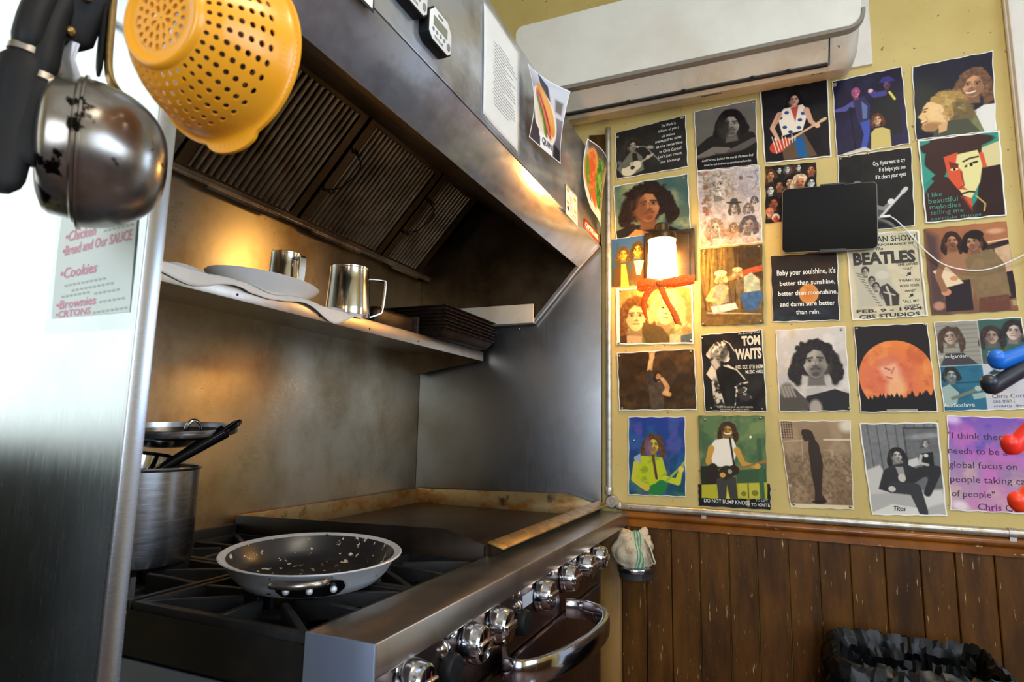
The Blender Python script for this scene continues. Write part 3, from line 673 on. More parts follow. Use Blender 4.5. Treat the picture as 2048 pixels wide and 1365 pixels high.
sp = thing('stock_pot', (.892, 1.221, H-.285), 'tall steel stock pot on the rear grate, half hidden behind the end panel', 'pot')
MB().lathe([(.0001, 0), (.104, 0), (.109, .005), (.110, .02), (.110, .186), (.114, .188), (.115, .191), (.113, .194), (.108, .192), (.1075, .02), (.10, .006), (.0001, .006)], 64, Matrix.Translation((.892, 1.221, H-.285))).build('pot_body', M['pot'], sp)
b = MB()
b.tube(smoothpath([(.80, 1.29, H-.13), (.775, 1.31, H-.125), (.765, 1.27, H-.125), (.785, 1.25, H-.13)], 5), .004, 8)
b.build('handle', M['chrome'], sp)
# small saucepan standing in the pot with its long black handle
ss = thing('saucepan', (.86, 1.20, H-.14), 'small saucepan with a long black handle standing in the stock pot', 'pan')
T = Matrix.Translation((.858, 1.218, H-.146)) @ Matrix.Rotation(math.radians(8), 4, 'Y')
MB().lathe([(.0001, 0), (.060, 0), (.068, .008), (.070, .03), (.070, .078), (.074, .083), (.072, .085), (.067, .080), (.0665, .03), (.06, .010), (.0001, .004)], 48, T).build('pan_body', M['chrome'], ss)
a0 = Vector((.862, 1.135, H-.098)); a1 = Vector((.992, 1.06, H+.003)); ax = (a1-a0)
hw = Vector((0, 0, 1)).cross(ax).normalized(); up = ax.cross(hw).normalized()
def hp(s, wv, uv): return a0+ax*s+hw*wv+up*uv
mb = MB(); out = []; P2 = [(-.10, .006), (.0, .008), (.25, .011), (.6, .0135), (.80, .0155), (.93, .014), (.985, .008)]
vs = []
cr = [(s, w_) for s, w_ in P2]
# solid shank up to the hang hole, then a loop
mb.tube([hp(s, 0, 0) for s, _ in cr[:5]], [w_*1.05 for _, w_ in cr[:5]], 12, flat=.95)
loop = [hp(.76, .009, 0), hp(.86, .0125, .001), hp(.95, .009, .002), hp(.985, 0, .002), hp(.95, -.009, .002), hp(.86, -.0125, .001), hp(.76, -.009, 0)]
mb.tube(smoothpath(loop, 4), .0062, 8)
mb.build('handle', M['black_gloss'], ss)
sl_ = thing('shallow_pan', (.955, 1.205, H-.06), 'shallow steel pan lying tilted on top of the stock pot', 'pan')
T = Matrix.Translation((.948, 1.208, H-.050)) @ Matrix.Rotation(math.radians(-4.5), 4, 'Y') @ Matrix.Rotation(math.radians(2), 4, 'X')
MB().lathe([(.0001, 0), (.052, 0), (.062, .003), (.110, .019), (.128, .025), (.1295, .027), (.1295, .040), (.127, .041), (.126, .029), (.108, .023), (.06, .006), (.0001, .004)], 64, T).build('pan_body', M['pot'], sl_)
pts = [T @ Vector(p) for p in ((-.035, -.085, .022), (-.037, -.088, .046), (-.030, -.092, .058), (-.018, -.094, .058), (-.008, -.093, .046), (-.004, -.090, .022))]
MB().tube(smoothpath(pts, 5), .0042, 8, flat=.6).build('loop_handle', M['chrome'], sl_)

# ------------------------------------------------------------------ towel and its ledge at the far end of the range
lg = thing('metal_ledge', (2.13, .46, H-.46), 'small dark half round metal ledge under the stained towel', 'ledge')
MB().prism([(2.199, .395), (2.199, .512), (2.12, .512), (2.085, .498), (2.068, .470), (2.068, .440), (2.082, .412), (2.115, .396)], 2, H-.462, H-.447).build('top_plate', M['pot'], lg, bevel=.002)
MB().prism([(2.199, .402), (2.199, .506), (2.13, .506), (2.10, .490), (2.088, .46), (2.098, .424), (2.13, .402)], 2, H-.486, H-.462).build('bracket', M['bin'], lg)
tw = thing('dish_towel', (2.12, .455, H-.446), 'stained white terry towel with green stripes heaped beside the range', 'towel')
def blob(c, r, seed, amp=.16):
    rs = np.random.default_rng(seed); K = rs.normal(0, 3.2, (7, 3)); ph = rs.uniform(0, 6, 7)
    def fn(u, v, off=0):
        a = 2*PI*u; bb = PI*(v-.5)
        d = Vector((math.cos(a)*math.cos(bb), math.sin(a)*math.cos(bb), math.sin(bb)))
        k = 1+amp*sum(math.sin(K[i] @ np.array(d)+ph[i]) for i in range(7))/3+off
        p = Vector((c[0]+d.x*r[0]*k, c[1]+d.y*r[1]*k, c[2]+d.z*r[2]*k))
        p.z = max(p.z, H-.4465); return p
    return fn
f1 = blob((2.112, .462, H-.402), (.042, .058, .058), 3, .26); f2 = blob((2.120, .482, H-.370), (.034, .030, .036), 5, .3); f3 = blob((2.145, .430, H-.372), (.036, .030, .036), 8, .34)
MB().grid(f1, 40, 24).build('towel_body', M['towel'], tw, ang=180)
MB().grid(f2, 28, 18).build('upper_fold', M['towel'], tw, ang=180)
MB().grid(f3, 28, 18).build('rear_fold', M['towel'], tw, ang=180)
loop = [(2.12, .425, H-.352), (2.112, .410, H-.360), (2.108, .396, H-.385), (2.108, .388, H-.412), (2.112, .384, H-.424), (2.116, .392, H-.428), (2.118, .402, H-.408), (2.120, .418, H-.378)]
P = smoothpath(loop, 5); vs = []; fs = []
for p in P: vs += [p+Vector((-.016, -.004, 0)), p+Vector((.016, .004, 0))]
for i in range(len(P)-1): fs.append((i*2, i*2+1, i*2+3, i*2+2))
MB().add(vs, fs).build('hem_fold', M['towel'], tw, solid=.005, ang=180)
for u0 in (.575, .605, .635):
    MB().grid(lambda u, v, u0=u0: f1(u0+u*.014, .12+.78*v, .02), 2, 24).build('stripe', M['green_stripe'], tw, ang=180)
MB().grid(lambda u, v: f2(.60+u*.05, .25+.55*v, .03), 3, 16).build('stripe', M['green_stripe'], tw, ang=180)

# ------------------------------------------------------------------ hanging rack at the near end of the hood
rk = thing('pot_rack', (.325, .55, H+.46), 'steel rack bar on the near end panel from which pans hang', 'rack')
MB().tube([(.325, .33, H+.46), (.325, .74, H+.46)], .006, 12).build('bar', M['chrome'], rk)
for y in (.61, .71): MB().tube([(.325, y, H+.46), (.37, y, H+.47), (.409, y, H+.47)], .005, 10).build('bracket', M['chrome'], rk)
def shook(p, zl):
    x, y = p; zb = H+.46
    pts = [(x, y-.010, zb-.004), (x, y-.0075, zb+.006), (x, y, zb+.0085), (x, y+.0075, zb+.004), (x, y+.004, zb-.012), (x, y, zl+.014), (x, y-.004, zl), (x, y-.011, zl-.003), (x, y-.013, zl+.006)]
    MB().tube(smoothpath(pts, 4), .0019, 6).build('hook', M['chrome'], rk)
A_in = Vector((.82, -.57, .02)).normalized()
# shallow pan seen edge on
pa = thing('skillet', (.29, .58, H+.25), 'small shallow skillet hanging edge on with a riveted black handle', 'pan')
T = frame((.3005, .5815, H+.2385), A_in, (0, 0, 1))
MB().lathe([(.0001, 0), (.046, 0), (.056, .004), (.0595, .009), (.0612, .024), (.0640, .026), (.0640, .0285), (.0600, .0285), (.058, .009), (.053, .004), (.0001, .003)], 64, T).build('pan_body', M['alu_burnt'], pa)
MB().tube([T @ Vector((.060, 0, .016)), (.302, .570, H+.318), (.303, .567, H+.333)], [.013, .012, .012], 12, flat=.35).build('handle_neck', M['alu'], pa)
def flatbar(pts, wv, w_, th, nv):
    mb = MB(); vs = []; fs = []; n = 16; P = smoothpath(pts, 6); k = len(P); wv = Vector(wv).normalized(); nv = Vector(nv).normalized()
    for i, p in enumerate(P):
        t = i/(k-1); e = min(1, .55+4*t, .55+5*(1-t))
        for j in range(n):
            a = 2*PI*j/n; vs.append(p+wv*(w_*e*math.cos(a))+nv*(th*math.sin(a)*e))
    for i in range(k-1):
        for j in range(n): fs.append((i*n+j, i*n+(j+1) % n, i*n+n+(j+1) % n, i*n+n+j))
    return mb.add(vs, fs+[tuple(range(n)), tuple(range(len(vs)-n, len(vs)))])
h_ = flatbar([(.301, .568, H+.326), (.303, .562, H+.352), (.308, .553, H+.39), (.314, .546, H+.43)], (.86, -.5, .1), .020, .006, (.5, .86, 0)).build('handle', M['black_plastic'], pa)
for p in ((.3005, .560, H+.338), (.305, .550, H+.372)): MB().ball((p[0]-.002, p[1]-.0035, p[2]), .0042, 10).build('rivet', M['bar'], h_)
shook((.318, .545), H+.438)
# round bottomed saucepan beside it
pb = thing('saute_bowl', (.36, .55, H+.24), 'round bottomed aluminium saucepan hanging beside the skillet', 'pan')
T = frame((.3255, .5640, H+.2370), A_in, (0, 0, 1))
prof = [(.0655*math.sin(a)**.75 if a > 0 else .0001, .066*math.cos(a)) for a in [PI/2*i/18 for i in range(19)]]
MB().lathe(prof+[(.068, -.001), (.068, .001), (.0640, .001)]+[(r*.965 if r > .001 else .0001, z*.97) for r, z in reversed(prof)], 64, T).build('pan_body', M['alu_burnt'], pb)
flatbar([T @ Vector((.059, 0, .028)), (.332, .552, H+.315), (.328, .552, H+.37), (.326, .552, H+.435)], (.5, .86, 0), .010, .0035, (.86, -.5, 0)).build('handle', M['bar'], pb)
flatbar([(.3245, .555, H+.312), (.323, .555, H+.37), (.321, .555, H+.432)], (.5, .86, 0), .011, .003, (.86, -.5, 0)).build('handle_grip', M['black_plastic'], pb)
shook((.326, .552), H+.440)
# black handled utensils
def utensil(pts, w_, th, cap, lab, shade=None):
    t = thing('spatula', pts[0], lab, 'utensil', 'black utensils on the rack')
    flatbar(pts[:3], (.86, -.5, 0), w_, th, (.5, .86, 0)).build('blade', M['black_plastic'], t)
    flatbar(pts[2:], (.86, -.5, 0), w_*.72, th*1.2, (.5, .86, 0)).build('handle', M['black_plastic'], t)
    p = Vector(pts[2]); MB().lathe([(w_*.55, -.004), (w_*.74, -.003), (w_*.74, .003), (w_*.55, .004)], 20, frame(p, Vector(pts[3])-Vector(pts[2]), (.86, -.5, 0)) @ Matrix.Diagonal((1, .62, 1, 1))).build('collar', M['alu_burnt'], t)
    shook((pts[-1][0], pts[-1][1]), pts[-1][2]-.012)
utensil([(.262, .560, H+.178), (.268, .563, H+.23), (.272, .566, H+.305), (.280, .568, H+.36), (.318, .585, H+.44)], .017, .009, 0, 'leftmost black spatula hanging at the left edge, lowest tip')
utensil([(.276, .5545, H+.205), (.279, .5575, H+.25), (.282, .560, H+.285), (.289, .565, H+.35), (.320, .572, H+.44)], .017, .008, 0, 'black spatula hanging between the leftmost one and the skillet')
utensil([(.283, .590, H+.245), (.288, .592, H+.28), (.290, .592, H+.32), (.294, .592, H+.36), (.322, .600, H+.44)], .016, .007, 0, 'black spatula hanging behind the other two, beside the skillet handle')
# yellow colander
cs = thing('colander', (.345, .417, H+.305), 'yellow plastic colander hanging in front of the hood', 'colander')
cc = Vector((.345, .420, .309)); tow = -cc.normalized()
axis = (tow*math.cos(.66)+(-R_*.85+U_*.52).normalized()*math.sin(.66)).normalized()
T = frame((cc.x, cc.y, H+cc.z), axis, -U_)
RC = .0715; DC = .066
PR = [(.0, .97), (.40, .97), (.445, .985), (.475, 1.0), (.505, .985), (.53, .93), (.66, .80), (.78, .62), (.875, .42), (.94, .22), (.975, .08), (1.0, .03), (1.045, .02), (1.05, -.015)]
ts = np.linspace(0, 1, len(PR))
def csurf(a, s):
    r = np.interp(s, ts, [p[0] for p in PR]); z = np.interp(s, ts, [p[1] for p in PR])
    ear = 0
    if r > .985:
        d = math.atan2(math.sin(a-.12), math.cos(a-.12)); ear = .11*max(0, 1-(d/.34)**2)**.5 if abs(d) < .34 else 0
        d2 = math.atan2(math.sin(a-.12-PI), math.cos(a-.12-PI)); ear += .11*max(0, 1-(d2/.34)**2)**.5 if abs(d2) < .34 else 0
        ear *= min(1, (r-.985)/.06)
    return Vector((RC*(r+ear)*math.cos(a), RC*(r+ear)*math.sin(a), DC*z))
def s_of_r(r, lo=0): return float(np.interp(r, [p[0] for p in PR[:-1]], ts[:-1]))
mb = MB()
def cell(a0, a1, s0, s1, hole=.0, off=0):
    B = [(0, 0), (.5, 0), (1, 0), (1, .5), (1, 1), (.5, 1), (0, 1), (0, .5)]
    P = [csurf(a0+(a1-a0)*u, s0+(s1-s0)*v) for u, v in B]
    if hole:
        Q = [csurf(a0+(a1-a0)*(.5+(u-.5)*hole*(1.0 if (u == .5 or v == .5) else .72)), s0+(s1-s0)*(.5+(v-.5)*hole*1.3*(1.0 if (u == .5 or v == .5) else .72))) for u, v in B]
        mb.add(P+Q, [(i, (i+1) % 8, 8+(i+1) % 8, 8+i) for i in range(8)])
    else: mb.add(P, [tuple(range(8))])
def band(r0, r1, n, hole, sub=1, off=0, s=None):
    s0, s1 = (s_of_r(r0), s_of_r(r1)) if s is None else s
    for i in range(n):
        a0 = 2*PI*(i+off)/n; cell(a0, a0+2*PI/n, s0, s1, hole)
band(.012, .05, 8, 0)
band(.05, .16, 8, .62); band(.16, .255, 14, .60); band(.255, .35, 20, .55); 
band(.35, .40, 48, 0)
for k in range(2, 5): band(0, 0, 48, 0, s=(ts[k-1], ts[k]))
sA, sB = ts[4], ts[5]
band(0, 0, 48, 0, s=(sA, sB))
ws = np.linspace(s_of_r(.53), s_of_r(.925), 8)
for k in range(7): band(0, 0, 34, .46, s=(ws[k], ws[k+1]))
for s0_, s1_ in ((ws[-1], ts[9]), (ts[9], ts[10]), (ts[10], ts[11]), (ts[11], ts[12]), (ts[12], 1.0)): band(0, 0, 96, 0, s=(s0_, s1_))
o = MB().add([T @ Vector(p) for p in mb.v], mb.f).build('bowl', M['yellow'], cs, ang=60)
md = o.modifiers.new('thick', 'SOLIDIFY'); md.thickness = .0016; md.offset = 0
ms = o.modifiers.new('split', 'EDGE_SPLIT'); ms.split_angle = math.radians(50)
top = T @ csurf(PI+.12, .985)
MB().tube(smoothpath([top, top+Vector((0, .0, .02)), Vector((.33, .405, H+.44)), Vector((.326, .40, H+.467)), Vector((.317, .40, H+.462))], 5), .0022, 8).build('hanging_wire', M['chrome'], cs)
# ------------------------------------------------------------------ printed pictures
class Pic:
    """a printed picture: colours of a fine grid of points, x and y from 0 to 1 (y down)"""
    def __init__(s, w, h, asp, bg):
        s.w, s.h, s.asp = w, h, asp
        s.x, s.y = np.meshgrid(np.linspace(0, 1, w), np.linspace(0, 1, h)); s.c = np.zeros((h, w, 3)); s.c[:] = bg
    def put(s, m, col, a=1.0):
        m = (np.clip(m, 0, 1)*a)[..., None]; s.c = s.c*(1-m)+np.asarray(col, float)*m; return s
    def nz(s, scale, seed, octv=3):
        r = np.random.default_rng(seed); out = np.zeros_like(s.x); amp = 1; tot = 0
        for o in range(octv):
            n = max(2, int(scale*2**o)); n2 = max(2, int(scale*2**o*s.asp)); G = r.random((n2+2, n+2))
            fx = s.x*n; fy = s.y*n2; ix = np.minimum(fx.astype(int), n); iy = np.minimum(fy.astype(int), n2)
            tx = fx-ix; ty = fy-iy; tx = tx*tx*(3-2*tx); ty = ty*ty*(3-2*ty)
            v = (G[iy, ix]*(1-tx)+G[iy, ix+1]*tx)*(1-ty)+(G[iy+1, ix]*(1-tx)+G[iy+1, ix+1]*tx)*ty
            out += v*amp; tot += amp; amp *= .55
        return out/tot
    def ell(s, cx, cy, rx, ry, col, rot=0, soft=.12, a=1, rough=0, seed=1, rs=14):
        dx = s.x-cx; dy = (s.y-cy)*s.asp; c, q = math.cos(rot), math.sin(rot); u = dx*c+dy*q; v = -dx*q+dy*c
        d = np.sqrt((u/rx)**2+(v/(ry*s.asp))**2)
        if rough: d = d+(s.nz(rs, seed)-.5)*rough*2
        return s.put((1-d)/soft+.5, col, a)
    def poly(s, pts, col, soft=.012, a=1):
        P = [(p[0], p[1]*s.asp) for p in pts]; X, Y = s.x, s.y*s.asp; ins = np.zeros(X.shape, bool); dd = np.full(X.shape, 9.)
        for (x0, y0), (x1, y1) in zip(P, P[1:]+P[:1]):
            ex, ey = x1-x0, y1-y0; L = ex*ex+ey*ey+1e-12; t = np.clip(((X-x0)*ex+(Y-y0)*ey)/L, 0, 1)
            dd = np.minimum(dd, np.hypot(X-x0-t*ex, Y-y0-t*ey))
            if y0 != y1: ins ^= ((y0 > Y) != (y1 > Y)) & (X < (x1-x0)*(Y-y0)/(y1-y0)+x0)
        return s.put(np.where(ins, dd, -dd)/soft+.5, col, a)
    def line(s, pts, w, col, a=1, soft=.012):
        ws = w if isinstance(w, (list, tuple)) else [w]*len(pts); X, Y = s.x, s.y*s.asp; best = np.full(X.shape, -9.)
        for k in range(len(pts)-1):
            x0, y0 = pts[k][0], pts[k][1]*s.asp; x1, y1 = pts[k+1][0], pts[k+1][1]*s.asp; ex, ey = x1-x0, y1-y0
            t = np.clip(((X-x0)*ex+(Y-y0)*ey)/(ex*ex+ey*ey+1e-12), 0, 1)
            best = np.maximum(best, ws[k]+(ws[k+1]-ws[k])*t-np.hypot(X-x0-t*ex, Y-y0-t*ey))
        return s.put(best/soft+.5, col, a)
    def grad(s, c0, c1, vert=True, p=1.0, a=1):
        t = ((s.y if vert else s.x)**p)[..., None]; g_ = np.asarray(c0, float)*(1-t)+np.asarray(c1, float)*t
        s.c = s.c*(1-a)+g_*a; return s
    def cloud(s, col, scale, seed, lo=.45, hi=.6, a=.6, box=None):
        m = np.clip((s.nz(scale, seed, 4)-lo)/(hi-lo), 0, 1)
        if box:
            q = lambda t: np.clip(t/.10+.5, 0, 1)
            m = m*q(s.x-box[0]+.05*(box[0] <= 0))*q(box[2]-s.x+.05*(box[2] >= 1))*q(s.y-box[1]+.05*(box[1] <= 0))*q(box[3]-s.y+.05*(box[3] >= 1))
        return s.put(m, col, a)
    def grain(s, amp, scale, seed):
        s.c = s.c*(1+amp*(s.nz(scale, seed, 3)-.5)[..., None]*2); return s
    def border(s, w, col=(236, 233, 226), l=1, t=1, r=1, b=1):
        m = ((s.x < w*l) | (s.x > 1-w*r) | (s.y*s.asp < w*t) | (s.y*s.asp > s.asp-w*b)).astype(float); return s.put(m, col)
    def head(s, cx, cy, r, skin, hair, turn=0, hl=0, curl=.10, beard=None, mono=0, lit=1, tilt=0, front=1, hw=1.28, eyes=1, hat=None):
        """a head of half-width r: hair behind, neck, face, features; turn -1..1; hl hair length in r"""
        k = s.asp; R = lambda q: q*r; sk = np.array(skin, float); sh = sk*.62; hc = np.array(hair, float); sd = int(cx*991+cy*577)
        def P(u, v):
            c, q = math.cos(tilt), math.sin(tilt); return (cx+R(u*c-v*q), cy+R(u*q+v*c)/k)
        if hl:
            s.ell(*P(0, -.25), R(hw), R(1.45)/k, hc, tilt, .1, rough=curl, seed=sd)
            for sg in (-1, 1):
                p0 = P(sg*hw*.80, -.2); p1 = P(sg*hw*.95, .6+hl*.4); p2 = P(sg*hw*.85, .9+hl)
                s.line([p0, p1, p2], [R(.42), R(.42), R(.22)], hc, soft=R(.2))
                s.ell(*p1, R(.5), R(.4+hl*.45)/k, hc, 0, .2, rough=curl*1.4, seed=sd+3+sg)
        else: s.ell(*P(0, -.28), R(1.08), R(1.32)/k, hc, tilt, .12, rough=curl, seed=sd)
        s.poly([P(-.45, .7), P(.45, .7), P(.62, 1.9), P(-.62, 1.9)], sh, R(.15))
        s.ell(*P(0, .02), R(.86), R(1.22)/k, sk, tilt, .08)
        s.ell(*P(turn*.1, .72), R(.55), R(.58)/k, sk, tilt, .12)
        s.ell(*P(.52-.3*turn if turn <= 0 else -.52-.3*turn, .2), R(.5), R(1.0)/k, sh, tilt, .7, .75*lit)
        s.ell(*P(turn*.35, .16), R(.16), R(.45)/k, np.minimum(sk*1.12, 255), tilt, .5, .5)
        if eyes:
            for sg in (-1, 1):
                ex = sg*.36+turn*.22
                s.ell(*P(ex, -.06), R(.27), R(.2)/k, sh, 0, .6, .7)
                s.line([P(ex-.2, -.24-.03*sg), P(ex+.2, -.24+.03*sg)], R(.06), hc*.6+20, .85, soft=R(.08))
                s.ell(*P(ex, -.05), R(.16), R(.075)/k, sk*.5+60, tilt, .5, .6); s.ell(*P(ex, -.05), R(.085), R(.08)/k, (26, 20, 16), 0, .5, .9)
            s.line([P(turn*.3, -.1), P(turn*.42+.05, .34)], R(.06), sh, .6, soft=R(.1)); s.ell(*P(turn*.40, .40), R(.2), R(.09)/k, sh*.8, 0, .4, .8)
            if beard is not None:
                s.ell(*P(turn*.28, .80), R(.58), R(.52)/k, beard, tilt, .7, .42); s.ell(*P(turn*.28, 1.0), R(.26), R(.2)/k, beard, tilt, .6, .6); s.line([P(turn*.3-.30, .62), P(turn*.3, .54), P(turn*.3+.30, .62)], R(.06), beard, .7, soft=R(.1)); s.ell(*P(turn*.3, .72), R(.24), R(.09)/k, sk*.9, 0, .5, .7)
            s.line([P(turn*.3-.24, .70), P(turn*.3+.24, .70)], R(.055), sh*.75+(30*(not mono), 0, 0), .9, soft=R(.08))
        if front:
            s.line([P(-.86, .1), P(-.72, -.7), P(-.1, -1.12), P(.6, -.95), P(.86, -.4), P(.9, .1)], [R(.16), R(.24), R(.22), R(.25), R(.22), R(.14)], hc, soft=R(.12))
        if hl: s.c = np.where((np.hypot(s.x-cx, (s.y-cy)*k) < R(2.2))[..., None] & (np.abs(s.c-hc).sum(-1) < 50)[..., None], s.c*(.75+.6*s.nz(34, sd+9, 2)[..., None]), s.c)
        return s
    def guitar(s, bx, by, hx, hy, r, body, neck, w=.018, pick=None):
        d = np.array([hx-bx, (hy-by)*s.asp]); a = math.atan2(d[1], d[0]); ux, uy = math.cos(a), math.sin(a)/s.asp
        s.line([(bx, by), (hx, hy)], w, neck); s.line([(hx, hy), (hx+ux*.06, hy+uy*.06)], w*1.6, neck)
        s.ell(bx-ux*r*.35, by-uy*r*.35, r, r*.85/s.asp, body, a, .08); s.ell(bx+ux*r*.55, by+uy*r*.55, r*.72, r*.66/s.asp, body, a, .1)
        if pick is not None: s.ell(bx+ux*r*.1, by+uy*r*.1, r*.28, r*.28/s.asp, pick, 0, .2)
        return s

def wave(u, v, k):
    a, f, seed = k
    return a*(math.sin(f*u+seed)*math.cos(f*.8*v+seed*2)+.6*math.sin(f*1.9*v-seed+2*u))
def text_mesh(body, sx=0, bold=0.0, spacing=1.0, res=2):
    c = bpy.data.curves.new('txt', 'FONT'); c.body = body; c.resolution_u = res; c.shear = sx; c.offset = bold; c.space_character = spacing
    o = bpy.data.objects.new('txt', c); me = o.to_mesh()
    n = len(me.vertices); co = np.zeros(n*3); me.vertices.foreach_get('co', co); co = co.reshape(-1, 3)[:, :2].copy()
    fs = [tuple(p.vertices) for p in me.polygons]; o.to_mesh_clear()
    bpy.data.objects.remove(o); bpy.data.curves.remove(c); return co, fs
def sheet(name, corners, pic, to3d, par=None, mt='print', crumple=None, thick=0, edge=None):
    """a printed sheet: to3d(u, v) gives the point; pic paints it"""
    w, h = pic.w, pic.h
    vs = [to3d(i/(w-1), j/(h-1)) for j in range(h) for i in range(w)]
    idx = np.arange(w*h).reshape(h, w); q = np.stack([idx[:-1, :-1], idx[1:, :-1], idx[1:, 1:], idx[:-1, 1:]], -1).reshape(-1, 4)
    me = bpy.data.meshes.new(name); me.from_pydata([tuple(v) for v in vs], [], q.tolist())
    at = me.color_attributes.new('print', 'FLOAT_COLOR', 'POINT'); col = np.ones((w*h, 4)); col[:, :3] = lin(np.clip(pic.c, 0, 255)).reshape(-1, 3)
    at.data.foreach_set('color', col.ravel().astype(np.float32)); me.shade_smooth(); me.materials.append(M[mt])
    o = bpy.data.objects.new(name, me); COL.objects.link(o)
    if par is not None: put(o, par)
    if thick: md = o.modifiers.new('thick', 'SOLIDIFY'); md.thickness = thick; md.offset = -1
    return o
def lettering(lines, to3d, par, asp, name='lettering', col=(235, 232, 225), wrap=None):
    """lines: (string, x0, x1, y0, y1[, shear, bold]) fitted into that box of the sheet"""
    mb = MB()
    for L in lines:
        s, x0, x1, y0, y1 = L[:5]; sx = L[5] if len(L) > 5 else 0; bo = L[6] if len(L) > 6 else 0; rise = L[7] if len(L) > 7 else 0
        co, fs = text_mesh(s, sx, bo); a = co.min(0); e = np.maximum(co.max(0)-a, 1e-6); n = (co-a)/e
        us = x0+(x1-x0)*n[:, 0]; vs_ = y1-(y1-y0)*n[:, 1]-rise*(us-x0)
        mb.add([to3d(float(u), float(v), 1) for u, v in zip(us, vs_)], fs)
    return mb.build(name, inkmat(col), par, smooth=False)
_inks = {}
def inkmat(c):
    if c not in _inks: _inks[c] = mat('print ink', c, .5, 0, .3)
    return _inks[c]

def poster(key, q, layer, paint, label, asp=1.32, lines=(), ink=(235, 232, 225), lines2=(), ink2=(40, 38, 34), pins=(), tapes=(), cr=(.0006, 7), name='poster', border=None, w=138):
    """q: (y, z) corners TL TR BR BL on the wall"""
    h = int(w*asp); p = Pic(w, h, asp, (128, 128, 128)); paint(p)
    if border: p.border(*border) if isinstance(border, tuple) else p.border(border)
    seed = sum(ord(c) for c in key)*.37
    base = D-.0026-layer*.0021
    (ya, za), (yb, zb), (yc, zc), (yd, zd) = q
    rn = np.random.default_rng(int(seed*10)); ph = rn.uniform(0, 6, 4)
    def to3d(u, v, lift=0):
        y = (ya*(1-u)+yb*u)*(1-v)+(yd*(1-u)+yc*u)*v; z = (za*(1-u)+zb*u)*(1-v)+(zd*(1-u)+zc*u)*v
        eb = min(u, 1-u, v, 1-v)
        if eb < .02: z += .0010*math.sin(23*u+ph[0])*(1 if v < .02 or v > .98 else 0); y += .0009*math.sin(19*v+ph[1])*(1 if u < .02 or u > .98 else 0)
        a, f = cr; d = a*(math.sin(f*u+ph[0])*math.cos(f*.8*v+ph[1])+.7*math.sin(f*1.7*v+2.3*u*f*.4+ph[2]))
        if a > .0009: d += a*.5*math.sin(f*3.1*v+f*1.3*u+ph[3]+1.5*math.sin(f*1.1*u))
        return Vector((base-.0009-abs(a)*.3-d*.6-lift*.00045, y, H+z))
    c = to3d(.5, .5)
    t = thing(name, (base, c.y, c.z), label, 'poster' if name == 'poster' else 'sign', 'posters on the yellow wall' if name == 'poster' else None)
    sheet('printed_sheet', q, p, to3d, t)
    if lines: lettering(lines, to3d, t, asp, col=ink)
    if lines2: lettering(lines2, to3d, t, asp, col=ink2)
    for u, v in pins:
        P0 = to3d(u, v); MB().lathe([(.0001, .004), (.0028, .0036), (.0042, .0022), (.0044, .0006), (.0044, 0), (.0001, 0)], 12, frame(P0, (-1, 0, 0))).build('push_pin', M['pin'], t)
    for u, v, du, dv in tapes:
        MB().grid(lambda a, b: to3d(u+(a-.5)*du, v+(b-.5)*dv, 2), 4, 4).build('tape', M['tape'], t)
    return t
Q = {
'P1':[(0.536,1.151),(0.268,1.174),(0.262,0.968),(0.533,0.960)],'P2':[(0.238,1.180),(0.023,1.187),(0.025,0.938),(0.232,0.946)],
'P3':[(0.009,1.217),(-0.208,1.215),(-0.205,0.932),(0.004,0.940)],'P4':[(-0.220,1.201),(-0.425,1.211),(-0.431,0.939),(-0.220,0.930)],
'P5':[(-0.453,1.203),(-0.670,1.207),(-0.659,0.942),(-0.447,0.948)],'P6':[(0.544,0.935),(0.264,0.943),(0.258,0.725),(0.534,0.721)],
'P7':[(0.232,0.946),(0.020,0.936),(0.020,0.657),(0.228,0.657)],'P8':[(0.001,0.929),(-0.158,0.920),(-0.153,0.724),(0.008,0.722)],
'P9':[(-0.223,0.927),(-0.435,0.928),(-0.429,0.664),(-0.217,0.656)],'P10':[(-0.453,0.945),(-0.666,0.941),(-0.663,0.668),(-0.456,0.667)],
'P11':[(0.559,0.723),(0.416,0.727),(0.413,0.533),(0.557,0.536)],'P12':[(0.536,0.530),(0.257,0.523),(0.258,0.310),(0.533,0.316)],
'P13':[(0.228,0.651),(0.022,0.650),(0.026,0.370),(0.230,0.373)],'P14':[(-0.003,0.605),(-0.207,0.601),(-0.202,0.370),(-0.002,0.374)],
'P15':[(-0.234,0.656),(-0.437,0.648),(-0.444,0.372),(-0.237,0.368)],'P16':[(-0.450,0.650),(-0.661,0.651),(-0.669,0.377),(-0.454,0.373)],
'P17':[(0.532,0.286),(0.255,0.294),(0.250,0.078),(0.525,0.073)],'P18':[(0.235,0.341),(0.033,0.350),(0.026,0.073),(0.225,0.073)],
'P19':[(-0.009,0.346),(-0.217,0.351),(-0.219,0.077),(-0.011,0.073)],'P20':[(-0.240,0.349),(-0.441,0.350),(-0.450,0.077),(-0.245,0.072)],
'P21':[(-0.458,0.351),(-0.676,0.356),(-0.684,0.087),(-0.465,0.077)],'P22':[(0.492,0.052),(0.292,0.054),(0.294,-0.220),(0.493,-0.224)],
'P23':[(0.247,0.058),(0.034,0.060),(0.036,-0.211),(0.242,-0.220)],'P24':[(-0.008,0.044),(-0.216,0.047),(-0.211,-0.227),(-0.032,-0.233)],
'P25':[(-0.239,0.039),(-0.448,0.045),(-0.453,-0.229),(-0.259,-0.240)],'P26':[(-0.472,0.066),(-0.671,0.060),(-0.672,-0.209),(-0.462,-0.212)],
'sign':[(0.253,-0.175),(0.026,-0.162),(0.028,-0.244),(0.252,-0.246)]}
W_ = (236, 233, 226)
